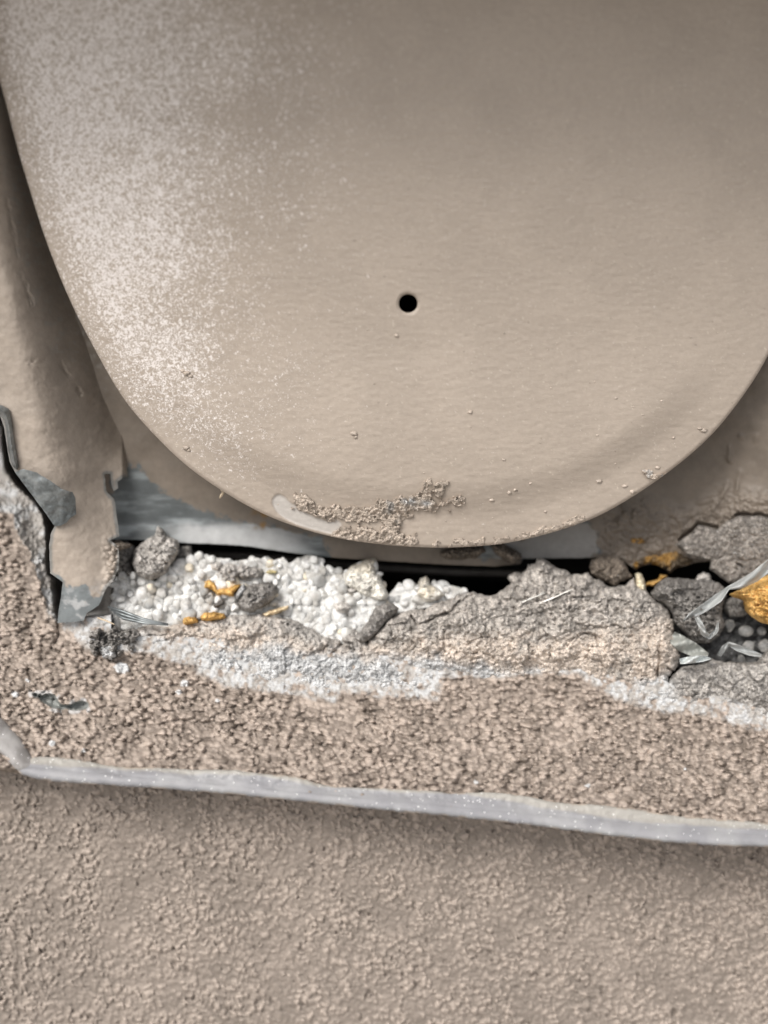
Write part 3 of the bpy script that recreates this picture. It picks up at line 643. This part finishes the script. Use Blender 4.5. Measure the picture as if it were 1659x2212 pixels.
# wedge in the crack between the slabs
def chunk(name, poly, off, seed, topc, label, bulge=4.0, amp=1.0, er=22, rag=2.0, m=None, cat='mortar lump', group=None, th=4, step=1.8):
    pl = ragged(poly, rag * 1.5, 9, seed)
    o = relief(name, pl, rockw(lw(off), seed, bulge, amp, er), m or M_mortar, bk(lw(off), th), colf=slab_c(seed + 50, np.asarray(topc)), step=step)
    return tag(o, label, cat, group)
chunk('mortar_lump', P(3, (60, 820), (100, 780), (150, 700), (190, 620), (240, 610), (290, 612), (330, 645), (290, 690), (250, 720), (200, 790), (150, 835), (100, 850)), -3.5, 201, GREY * 0.62, 'dark grey wedge of mortar in the crack between the two long slabs', 3, .7)
chunk('mortar_lump', P(2, (205, 600), (225, 510), (285, 455), (330, 440), (355, 380), (395, 405), (420, 445), (470, 462), (482, 530), (440, 600), (400, 655), (340, 685), (290, 694), (225, 655)), 0, 211, GREY * 1.1, 'rounded grey mortar lump on top of the foam beads beside the torn flange', 6, 1.0)
chunk('mortar_lump', P(2, (120, 480), (190, 470), (225, 500), (210, 590), (225, 660), (190, 700), (130, 680), (110, 600)), 5, 221, GREY * 0.5, 'dark shaded lump of mortar tucked behind the torn flange edge', 4, 1.0)  # shadow on this lump is painted in as a darker grey
chunk('mortar_lump', P(2, (410, 640), (430, 560), (480, 500), (550, 490), (555, 545), (500, 590), (470, 650), (430, 670)), 5, 225, GREY * 0.75, 'small grey lump at the upper end of the foam beads beside the rounded lump', 3, .8)
chunk('mortar_lump', P(2, (820, 780), (845, 745), (900, 715), (990, 700), (1045, 725), (1050, 765), (1010, 815), (960, 850), (900, 880), (845, 868), (815, 830)), -1.5, 231, GREY * 0.62, 'dark grey mortar lump in the middle of the white foam beads', 5, .8)
chunk('mortar_lump', P(2, (800, 770), (815, 735), (850, 710), (868, 745), (850, 775), (830, 810), (805, 800)), -2.5, 235, LIME * 0.8, 'whitish crumb stuck on the left of the dark lump among the beads', 2.5, .6, 12)
chunk('mortar_lump', P(2, (600, 770), (640, 755), (690, 770), (690, 800), (650, 815), (610, 800)), 1.5, 241, GREY * 0.6, 'small dark crumb just below the upper orange foam scrap', 3, .6, 14)
chunk('mortar_lump', P(2, (665, 830), (700, 805), (750, 795), (740, 830), (700, 862), (675, 855)), 1, 245, GREY * 0.5, 'small dark crumb between the two orange foam scraps', 3, .6, 14)
chunk('mortar_lump', P(2, (690, 640), (720, 600), (790, 590), (880, 598), (960, 625), (965, 680), (900, 705), (830, 720), (740, 712), (690, 690)), 2.5, 251, GREY * 1.05, 'crumbly grey mortar patch smeared on the foam above the orange scrap', 3.5, 1.1)
chunk('mortar_lump', P(2, (650, 600), (690, 575), (745, 585), (750, 620), (700, 640), (660, 630)), 3, 255, GREY * 1.5, 'pale grey crumb at the top of the foam left of the mortar smear', 3, .7, 14)
chunk('mortar_lump', P(2, (1370, 840), (1410, 812), (1460, 818), (1475, 850), (1430, 885), (1380, 878)), -0.5, 261, GREY * 1.45, 'pale grey crumb on the right part of the foam beads', 3, .6, 14)
chunk('mortar_lump', P(2, (1440, 745), (1480, 725), (1510, 745), (1495, 775), (1455, 772)), 0.5, 265, GREY * 1.1, 'tiny grey crumb on the foam near its cream peak', 2, .5, 10)
chunk('mortar_lump', P(4, (232, 845), (248, 785), (300, 765), (370, 762), (450, 772), (500, 792), (540, 860), (578, 925), (540, 945), (480, 968), (425, 1002), (370, 975), (295, 935), (250, 900)), -1, 271, BROWN * 1.15, 'brownish mortar lump at the right end of the black gap', 5, .8)
chunk('mortar_lump', P(4, (712, 1055), (745, 1000), (790, 955), (850, 925), (920, 932), (980, 945), (1100, 950), (1200, 955), (1260, 965), (1312, 1025), (1312, 1085), (1290, 1150), (1280, 1210), (1302, 1300), (1262, 1395), (1200, 1440), (1140, 1456), (1050, 1442), (990, 1380), (920, 1310), (888, 1270), (885, 1200), (800, 1130), (735, 1105)), -1.5, 281, GREY * 0.55, 'dark grey mortar lump wrapped in clear film under the crusty patch', 6, 1.3, 40)
chunk('mortar_lump', P(4, (1060, 955), (1090, 910), (1140, 885), (1190, 910), (1210, 960), (1150, 975)), 3, 285, GREY * 1.3, 'small pale lump at the edge of the right black hole', 3, .5, 14)
chunk('mortar_lump', P(4, (1285, 1110), (1380, 1080), (1470, 1110), (1510, 1200), (1440, 1245), (1340, 1250), (1295, 1200)), 2, 289, GREY * 0.6, 'dark lump half hidden behind the large orange foam piece', 3, .6, 20)
chunk('mortar_lump', P(1, (565, 1830), (580, 1760), (650, 1730), (700, 1750), (730, 1720), (800, 1760), (870, 1740), (920, 1760), (910, 1850), (860, 1900), (820, 1880), (760, 1940), (700, 1950), (640, 1930), (600, 1930), (580, 1880)), -1.5, 291, GREY * 0.62, 'crumbly dark grey rubble at the left tip of the long slab', 3, 2.0, 18, 4)
chunk('mortar_lump', P(1, (650, 1850), (700, 1840), (750, 1860), (760, 1920), (720, 1945), (660, 1930), (640, 1890)), -4.5, 295, LIME * 0.95, 'white limy crumb under the dark rubble at the slab tip', 3, .8, 16, 3)
chunk('mortar_lump', P(1, (690, 1180), (770, 1165), (830, 1180), (860, 1205), (790, 1230), (760, 1260), (700, 1240)), -6, 297, BROWN * 1.2, 'brown plaster crumb clinging to the right edge of the torn flange', 2.5, .7, 12, 2)
chunk('plaster_crumb', P(3, (560, 300), (640, 280), (740, 275), (830, 270), (840, 310), (780, 345), (700, 352), (620, 350), (570, 330)), 2, 311, BROWN * 1.05, 'long brown plaster crumb hanging beneath the plate left of its twin', 3, .8, 14, 2, cat='plaster crumb')
chunk('plaster_crumb', P(3, (860, 270), (940, 255), (1000, 290), (1050, 320), (1052, 350), (1000, 382), (950, 360), (900, 320)), 1, 315, BROWN * 1.15, 'angular brown plaster crumb hanging beneath the plate in front of the collar', 3, .8, 14, 2, cat='plaster crumb')
# cracked crusty patch at the right
PAT = ragged(P(4, (905, 668), (985, 612), (1045, 572), (1092, 512), (1160, 525), (1240, 548), (1300, 492), (1420, 440), (1560, 438), (1640, 455), (2200, 470), (2200, 980), (1700, 960), (1560, 920), (1400, 985), (1325, 965), (1285, 935), (1230, 905), (1182, 868), (1188, 795), (1110, 788), (1030, 770), (960, 712)), 2.0, 9, 24)
patw = lambda x, y: V(y) + 9.5 + 0 * x
o = relief('stucco_patch', PAT, crackd(rockw(patw, 321, 0.4, 0.36, 14), [P(4, (1395, 825), (1440, 850))], 2, 2), M_mortar, bk(patw, 4),
           colf=slab_c(325, (GREY + BROWN) * 0.42))
tag(o, 'cracked brown grey crusty patch at the right, split from the housing by a black crack', 'stucco patch')

# ------------------------------------------------------------------ bead foam
FOAM = P(2, (90, 700), (140, 640), (220, 650), (330, 690), (430, 600), (520, 555), (600, 535), (660, 540), (740, 560), (800, 575), (920, 550), (1000, 570), (1080, 550), (1110, 590), (1150, 570), (1210, 545), (1300, 565), (1330, 610), (1420, 630), (1520, 600), (1600, 570), (1650, 660), (1680, 790)) + \
       P(3, (330, 480), (380, 480), (440, 500), (500, 480), (600, 490), (700, 520), (760, 545), (640, 590), (540, 640), (380, 660), (240, 700), (120, 780)) + P(2, (1560, 1040), (1400, 1060), (1300, 1040), (1150, 980), (900, 950), (700, 980), (450, 1020), (250, 1010), (90, 960), (70, 840))
foamw = lambda x, y: wl(x, y) + 3.5
rng = np.random.default_rng(3)
def sphere_cloud(spots):
    vv, ff, cc = [], [], []; k = 0
    for (x, y, wd_, r, c) in spots:
        s = 1 + 0.24 * rng.normal(size=3).clip(-1.4, 1.4)
        a = IV * s
        for _ in range(6):                # flattened where beads were pressed together
            nrm = rng.normal(size=3); nrm /= np.linalg.norm(nrm); q = a @ nrm; lim = 0.62 + .3 * rng.random()
            a = a - np.outer(np.maximum(q - lim, 0) * 0.85, nrm)
        a = a * (r * K / 1000)
        vv.append(world(np.array(x), np.array(y), np.array(wd_)) + a @ Rm.T); ff.append(IF + k); k += len(IV)
        cc.append(np.tile(c, (len(IV), 1)))
    return np.concatenate(vv), np.concatenate(ff), np.concatenate(cc)
spots, placed = [], []
fx0, fy0 = np.min(FOAM, 0); fx1, fy1 = np.max(FOAM, 0)
FPL = np.array(FOAM)
for layer, (tries, rmin, rmax, off, pack) in enumerate(((2600, 9, 15, 2.3, 0.62), (4500, 8, 17, 0.6, 0.66))):
    placed = []
    for _ in range(tries):
        x_, y_ = rng.uniform(fx0, fx1), rng.uniform(fy0, fy1); r_ = rng.uniform(rmin, rmax)
        if not inside(np.array([x_]), np.array([y_]), FOAM)[0]: continue
        if seg_dist(np.array([x_]), np.array([y_]), FOAM, True)[0][0] < r_ * 0.55: continue
        if any((x_ - a) ** 2 + (y_ - b) ** 2 < (pack * (r_ + c)) ** 2 for a, b, c in placed): continue
        placed.append((x_, y_, r_))
        u = rng.random(); c = WHITE * (0.92 + .1 * rng.random())
        if u < 0.30 and float(fbm(np.array([x_]), np.array([y_]), 60, 334, 2)[0]) > 0.05: c = WHITE * (0.45 + .3 * rng.random())
        elif 0.30 < u < 0.37: c = np.array((0.78, 0.70, 0.56))
        spots.append((x_, y_, float(foamw(np.array(x_), np.array(y_))) + off + rng.normal() * 0.7 - 1.2, r_, c))
fo = thing('foam_board', 'crumbling white bead foam board showing in the break below the round plate', 'foam board', tuple(world(np.array(600.), np.array(1360.), np.array(8.))))
v_, f_, c_ = sphere_cloud(spots)
make_obj('bead_surface', v_, [f_], M_foam, fo, c_)
inner = [(float(FPL[:, 0].mean() + (a - FPL[:, 0].mean()) * 0.985), float(b + (4 if b < 1260 else 0))) for a, b in FOAM]
relief('foam_body', ragged(inner, 4, 12, 33), lambda x, y, d: foamw(x, y) - 0.1 - 1.6 * grains(x, y, 22, 20, 331, .7)[0] - 1.0 * fbm(x, y, 14, 332, 3), M_foam, 9.0, fo,
       lambda x, y, d: mixc(WHITE * .72, WHITE * 1.05, sstep(-.3, .3, fbm(x, y, 18, 333, 4))), 2.0)
PEAK = ragged(P(3, (0, 430), (40, 390), (90, 370), (140, 350), (185, 342), (200, 370), (198, 430), (215, 440), (230, 500), (265, 560), (250, 600), (180, 600), (100, 560), (0, 500)), 2, 9, 35)
relief('foam_peak', PEAK, rockw(lw(0.5), 341, 4, .8, 20), M_foam, bk(lw(1), 4), fo, lambda x, y, d: mixc((0.62, 0.56, 0.46), (0.80, 0.77, 0.70), sstep(1215, 1250, y + 12 * fbm(x, y, 14, 342, 3))), 1.8)
PEAK2 = ragged(P(3, (440, 490), (455, 465), (490, 447), (505, 470), (510, 500), (560, 520), (600, 560), (560, 600), (480, 610), (430, 560)), 2, 9, 36)
relief('foam_peak', PEAK2, rockw(lw(1.0), 345, 3.5, .8, 16), M_foam, bk(lw(1), 4), fo, lambda x, y, d: mixc((0.64, 0.58, 0.48), (0.78, 0.75, 0.68), sstep(-.3, .3, fbm(x, y, 12, 346, 3))), 1.8)
# loose grey beads in the hole at the right
for (zx, zy, r_, lab) in ((1340, 1310, 48, 'dark grey foam bead nearest the film wrapped lump'), (1468, 1352, 72, 'largest round grey bead in the hole below the orange foam'), (1492, 1470, 58, 'smaller grey bead just under the largest one, above the curled film shard'),
                          (1592, 1352, 55, 'grey bead right of the largest one, under the orange foam edge'), (1610, 1470, 55, 'grey bead at the right end of the curled film shard'), (1430, 1585, 45, 'half buried grey bead below the curled film shard')):
    (x_, y_), = P(4, (zx, zy))
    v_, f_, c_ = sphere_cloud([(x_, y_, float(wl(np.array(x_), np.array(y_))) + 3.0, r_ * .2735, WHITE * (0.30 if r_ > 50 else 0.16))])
    tag(make_obj('foam_bead', v_, [f_], M_foam, None, c_), lab, 'foam bead', 'loose grey foam beads in the hole at the right')
relief_o = relief('hole_floor', P(4, (880, 1200), (1330, 1200), (2200, 1150), (2200, 1560), (1560, 1640), (900, 1640)), lambda x, y, d: wl(x, y) + 8 - 2.2 * fbm(x, y, 24, 351, 4) - 1.6 * grains(x, y, 20, 16, 353)[0] + facets(x, y, 354), M_mortar, 4, None, slab_c(352, DKGREY * 0.9), 2.5)
tag(relief_o, 'dark gritty bottom of the hole behind the loose grey beads', 'rubble bed')

# ------------------------------------------------------------------ orange foam, film, fibres
def amber(name, poly, off, seed, label, bulge=4, c0=AMBER, er=16, base=None, amp=.7, m=None, rag=2.0, dark=None):
    base = base or lw(off)
    o = relief(name, ragged(poly, rag, 9, seed), rockw(base, seed, bulge, amp, er), m or M_amber, bk(base, 4), colf=lambda x, y, d: mixc(c0 * 0.75 if dark is None else dark, np.clip(c0 * 1.25 + .03, 0, 1), sstep(-.3, .4, fbm(x, y, 14, seed + 3, 4))), step=1.8)
    return tag(o, label, 'foam scrap')
amber('foam_scrap', P(2, (618, 745), (625, 700), (660, 688), (690, 705), (705, 740), (760, 735), (800, 715), (838, 712), (835, 735), (800, 765), (790, 790), (740, 780), (700, 785), (670, 750)), 0, 401, 'small bright orange foam scrap among the beads, left of the dark lump', 3.5, AMBER * 1.05, 10)
amber('foam_scrap', P(2, (598, 905), (620, 880), (680, 872), (740, 885), (748, 915), (700, 925), (640, 928), (605, 925)), -1.5, 405, 'orange foam scrap lying on the top edge of the left slab', 3, AMBER, 10)
amber('foam_scrap', P(2, (498, 935), (505, 905), (540, 895), (580, 910), (595, 935), (560, 948), (510, 950)), -1.5, 409, 'leftmost orange foam scrap on the top edge of the left slab', 3, AMBER, 10)
amber('foam_scrap', P(2, (975, 650), (1000, 630), (1050, 635), (1040, 655), (990, 662)), 1, 413, 'thin yellow foam flake near the top edge of the white beads', 2, np.array((0.75, 0.62, 0.32)), 8)
amber('foam_scrap', P(2, (950, 890), (1000, 865), (1060, 845), (1120, 832), (1110, 860), (1050, 885), (980, 905)), -0.5, 417, 'pale peach foam scrap right of the dark lump at the slab edge', 2.5, np.array((0.78, 0.60, 0.38)), 9)
amber('foam_scrap', P(4, (1335, 1060), (1400, 1030), (1460, 1010), (1540, 940), (1643, 905), (1900, 890), (2000, 1100), (1900, 1330), (1700, 1310), (1600, 1290), (1530, 1250), (1462, 1200), (1445, 1110), (1380, 1090)), -8, 421, 'large bright orange foam piece at the right under the clear film strip', 8, AMBER * 1.1, 40, amp=1.0)
amber('foam_scrap', P(4, (590, 900), (620, 888), (650, 905), (680, 990), (680, 1035), (640, 1030), (600, 1005)), -1.0, 425, 'small cream foam sliver beside the brownish lump', 2.5, np.array((0.66, 0.58, 0.42)), 10)
amber('foam_scrap', P(4, (670, 985), (690, 960), (770, 940), (790, 900), (850, 912), (800, 960), (740, 1000), (690, 1000)), 2.0, 429, 'brownish orange foam sliver below the right black hole', 2, np.array((0.42, 0.24, 0.07)), 8)
colw = lambda x, y: collar_w(x, y, 0 * x + 30) - 2.8
SPR = dict(er=12, base=colw, amp=1.0, rag=5, dark=np.array((0.11, 0.085, 0.06)))
amber('spray_foam', P(4, (545, 628), (600, 605), (690, 596), (765, 612), (780, 640), (720, 650), (640, 655), (560, 660)), 0, 433, 'thin amber streak of spray foam just under the painted housing, above the right black hole', 0.3, np.array((0.26, 0.14, 0.03)), **SPR)
amber('spray_foam', P(4, (560, 830), (600, 790), (650, 770), (760, 745), (860, 735), (900, 710), (960, 735), (1030, 775), (1062, 812), (1000, 838), (930, 850), (870, 888), (800, 848), (750, 824), (640, 838), (600, 874)), 0, 437, 'ragged brown and amber spray foam fringe hanging over the right black hole', 0.3, np.array((0.28, 0.155, 0.035)), **SPR)

def ribbon(name, cl, widths, mat_, label, cat, off=0.0, twist=0):
    """a thin wrinkled strip of film following a centre line of (x, y, depth)"""
    p = np.array(crm(cl, 10, False)) if False else np.array(cl, float)
    t = np.linspace(0, 1, 60); tt = np.linspace(0, 1, len(p))
    c = np.stack([np.interp(t, tt, p[:, i]) for i in range(3)], -1); wds = np.interp(t, tt, widths)
    d = np.gradient(c[:, :2], axis=0); d /= np.linalg.norm(d, axis=1)[:, None]; nrm = np.stack([-d[:, 1], d[:, 0]], -1)
    rows = []; m = 9
    for j in range(m):
        q = (j / (m - 1) - .5) * 2
        e = c.copy(); e[:, :2] += nrm * (wds * q)[:, None]
        e[:, 2] += 1.4 * np.cos(q * 2.2 + t * 9) + 0.8 * fbm(t * 40, q * 8 + 0 * t, 5, 501, 2)
        rows.append(e)
    g_ = np.stack(rows, 1)
    f = world(g_[..., 0], g_[..., 1], g_[..., 2]).reshape(-1, 3); b = world(g_[..., 0], g_[..., 1], g_[..., 2] + 0.15).reshape(-1, 3); n = len(f)
    i = np.arange(n).reshape(60, m)
    A = np.stack([i[:-1, :-1].ravel(), i[:-1, 1:].ravel(), i[1:, 1:].ravel(), i[1:, :-1].ravel()], -1)
    rim = []
    for a, c2 in ((i[:-1, 0], i[1:, 0]), (i[1:, -1], i[:-1, -1]), (i[0, 1:], i[0, :-1]), (i[-1, :-1], i[-1, 1:])):
        rim.append(np.stack([a, c2, c2 + n, a + n], -1))
    o = make_obj(name, np.concatenate([f, b]), [A, A[:, ::-1] + n] + rim, mat_)
    return tag(o, label, cat)
Q = lambda zx, zy, wd_: (*P(4, (zx, zy))[0], wd_)
ribbon('film_strip', [Q(1950, 620, -12), Q(1643, 840, -6), Q(1540, 920, -4), Q(1420, 985, -2), Q(1330, 1010, -1), Q(1250, 1090, 0), Q(1120, 1180, 1), Q(1030, 1230, 2), Q(975, 1270, 3)], [16, 12, 12, 10, 4, 10, 9, 6, 2], M_film, 'twisted clear plastic film strip running down across the dark lump from the right edge', 'plastic film')
ribbon('film_shard', [Q(1255, 1550, 5), Q(1290, 1490, 3), Q(1335, 1450, 2), Q(1400, 1482, 1), Q(1500, 1520, 1), Q(1595, 1550, 2)], [4, 6, 5, 7, 7, 4], M_film, 'curled clear film shard below the loose grey beads', 'plastic film')
ribbon('film_shard', [Q(945, 1590, 0), Q(1040, 1578, -1), Q(1120, 1568, -1), Q(1195, 1570, 1)], [6, 8, 7, 2], mat('pale_film', (0.62, 0.66, 0.66), 0.25, .1, 300, .3, 500, .0004, .6, alpha=.9), 'flat pale film shard poking out right of the peach slab', 'plastic film')
ribbon('film_shard', [Q(880, 1390, 5), Q(960, 1450, 4), Q(1060, 1500, 4), Q(1170, 1545, 4)], [12, 17, 15, 5], mat('grey_film', (0.30, 0.31, 0.29), 0.3, .2, 300, .4, 500, .0006, .5), 'grey folded film under the dark wrapped lump', 'plastic film')
ribbon('film_fold', [Q(1080, 1240, -7), Q(1110, 1300, -9), Q(1140, 1370, -9), Q(1180, 1400, -7), Q(1235, 1350, -6), Q(1250, 1280, -4)], [5, 6, 7, 5, 4, 2], M_film, 'bright crinkle of clear film on the face of the dark lump', 'plastic film')
def tuft(name, lines, label, r=0.12, m=None):
    a = np.array([world(np.array(float(q[0])), np.array(float(q[1])), np.array(float(q[2]))) for q in (lines[0][0], lines[0][-1])]).min(0)
    t = thing(name, label, 'fibre', tuple(a), None)
    for l in lines: tube('fibre', l, [r * .6] + [r] * (len(l) - 2) + [r * .5], m or M_fibre, t, 6)
def onslab(pts, lift):                    # strands lying on the right slab
    f = rockw(lw(-2.5), 141, 5.0, 1.0, 45); o = []
    for x_, y_ in pts: o.append((x_, y_, float(f(np.array([x_]), np.array([y_]), np.array([60.]))[0]) - lift))
    w_ = min(q[2] for q in o); return [(a, b, w_ + i * .1) for i, (a, b, c) in enumerate(o)]
tuft('fibre_tuft', [onslab(P(3, (1045, 605 + 6 * i), (1100, 590 - 3 * i), (1150, 568), (1195 - 8 * i, 550 - 4 * i)), .2) for i in range(3)], 'shorter left tuft of pale glass fibres on the largest slab', .13)
tuft('fibre_tuft', [onslab(P(3, (1160, 608 + 3 * i), (1230, 580 + 3 * i), (1300, 553), (1360 - 9 * i, 525 + 6 * i)), .2) for i in range(3)], 'longer right tuft of pale glass fibres on the largest slab', .13)
tuft('fibre_tuft', [onslab(P(4, (0, 1060 + 8 * i), (50, 1040 + 4 * i), (105, 1018)), .2) for i in range(1)], 'single short pale fibre lying right of the two fibre tufts', .15)
tube_o = tube('straw', [(*P(1, (635, 1672))[0], -1), (*P(1, (690, 1690))[0], -2.5), (*P(1, (742, 1714))[0], -3)], [.22, .25, .15], M_straw)
tag(tube_o, 'short pale straw lying at the foot of the torn flange', 'straw')
ws = []
for k in range(3):
    t_ = tube('wire', [(*P(1, (700 + 20 * k, 1600 + 18 * k))[0], 2), (*P(1, (800, 1630 + 22 * k))[0], 1), (*P(1, (930, 1680 + 12 * k))[0], 0), (*P(1, (1090, 1712 + 3 * k))[0], 0)], [.3, .45, .4, .2], M_zinc, n=6)
    tag(t_, ['uppermost', 'middle', 'lowest'][k] + ' grey mesh strand along the lower edge of the beads by the flange', 'mesh strand', 'grey mesh strands under the beads')

# ------------------------------------------------------------------ sealant bead
SEA = crm([(38, 1664), (52, 1648), (75, 1637), (100, 1634), (160, 1640), (250, 1656), (330, 1658), (420, 1663), (500, 1663), (560, 1671), (640, 1678), (700, 1696), (760, 1701), (850, 1704), (940, 1709), (975, 1716), (1020, 1711), (1085, 1714), (1150, 1722), (1200, 1733), (1290, 1739), (1350, 1745), (1430, 1758), (1500, 1766), (1600, 1773), (1659, 1778), (2000, 1812),
           (2000, 1868), (1659, 1831), (1590, 1829), (1480, 1822), (1400, 1815), (1300, 1803), (1150, 1783), (1000, 1766), (850, 1752), (700, 1736), (500, 1716), (300, 1700), (170, 1692), (90, 1684), (55, 1676)], 3)
def sea_w(x, y, d):
    e = np.sqrt(np.clip(1 - (1 - np.clip(d / 26, 0, 1)) ** 2, 0, 1))
    film = sstep(22, 2, y - (tb(x) - 24) + 8 * fbm(x, y, 60, 601, 2))
    return np.minimum(wl(x, y), -21.5) - 0.6 - 2.4 * e * (1 - 0.45 * film) - 0.25 * fbm(x, y, 70, 602, 3) - 0.25 * film * fbm(x, y, 12, 603, 2)
def sea_c(x, y, d):
    base = mixc((0.245, 0.245, 0.26), (0.30, 0.30, 0.31), sstep(-.4, .4, fbm(x, y, 60, 604, 3)))
    ln = np.interp(x, [60, 200, 420, 560, 700, 1000, 1150, 1350, 1500, 1659, 2000], [1650, 1660, 1672, 1674, 1700, 1716, 1738, 1770, 1784, 1790, 1820])
    film = sstep(5, -3, y - ln + 5 * fbm(x, y, 45, 605, 3))
    c = mixc(base, (0.35, 0.335, 0.31), film)
    return mixc(c, (0.45, 0.36, 0.28), sstep(4, 1, d) * sstep(.05, .3, fbm(x, y, 20, 606, 2)) * .6)
SEA = ragged(SEA, 1.6, 14, 61)
o = relief('sealant_bead', SEA, sea_w, M_sealant, 4.0, colf=sea_c, step=1.8)
tag(o, 'long translucent grey sealant bead running under the coarse stucco band', 'sealant')
SEB = crm([(-200, 1430), (-60, 1512), (0, 1549), (30, 1578), (55, 1610), (70, 1636), (78, 1655), (48, 1668), (22, 1650), (0, 1626), (-60, 1590), (-200, 1520)], 4)
o = relief('sealant_bead', SEB, lambda x, y, d: wl(x, y) - 1.0 - 2.2 * np.sqrt(np.clip(1 - (1 - np.clip(d / 24, 0, 1)) ** 2, 0, 1)) - .3 * fbm(x, y, 25, 611, 3), M_sealant, 4.0, colf=lambda x, y, d: mixc((0.20, 0.19, 0.185), (0.30, 0.29, 0.285), sstep(-.3, .4, fbm(x, y, 25, 612, 3))), step=1.8)
tag(o, 'short grey sealant piece turning up the wall at the left corner', 'sealant')

# ------------------------------------------------------------------ added block above the plate, out of frame, to darken its top
top = world(np.array(935.), np.array(-375.), V(-375.) * np.array(1.))
shade_ob = boxm('shade_block', -0.8, 0.8, top[1] - 0.075, top[1] + 0.12, top[2], top[2] + 0.7, M_stucco)
tag(shade_ob, 'added tan block out of view above the round plate, shading its top', 'shade_block')
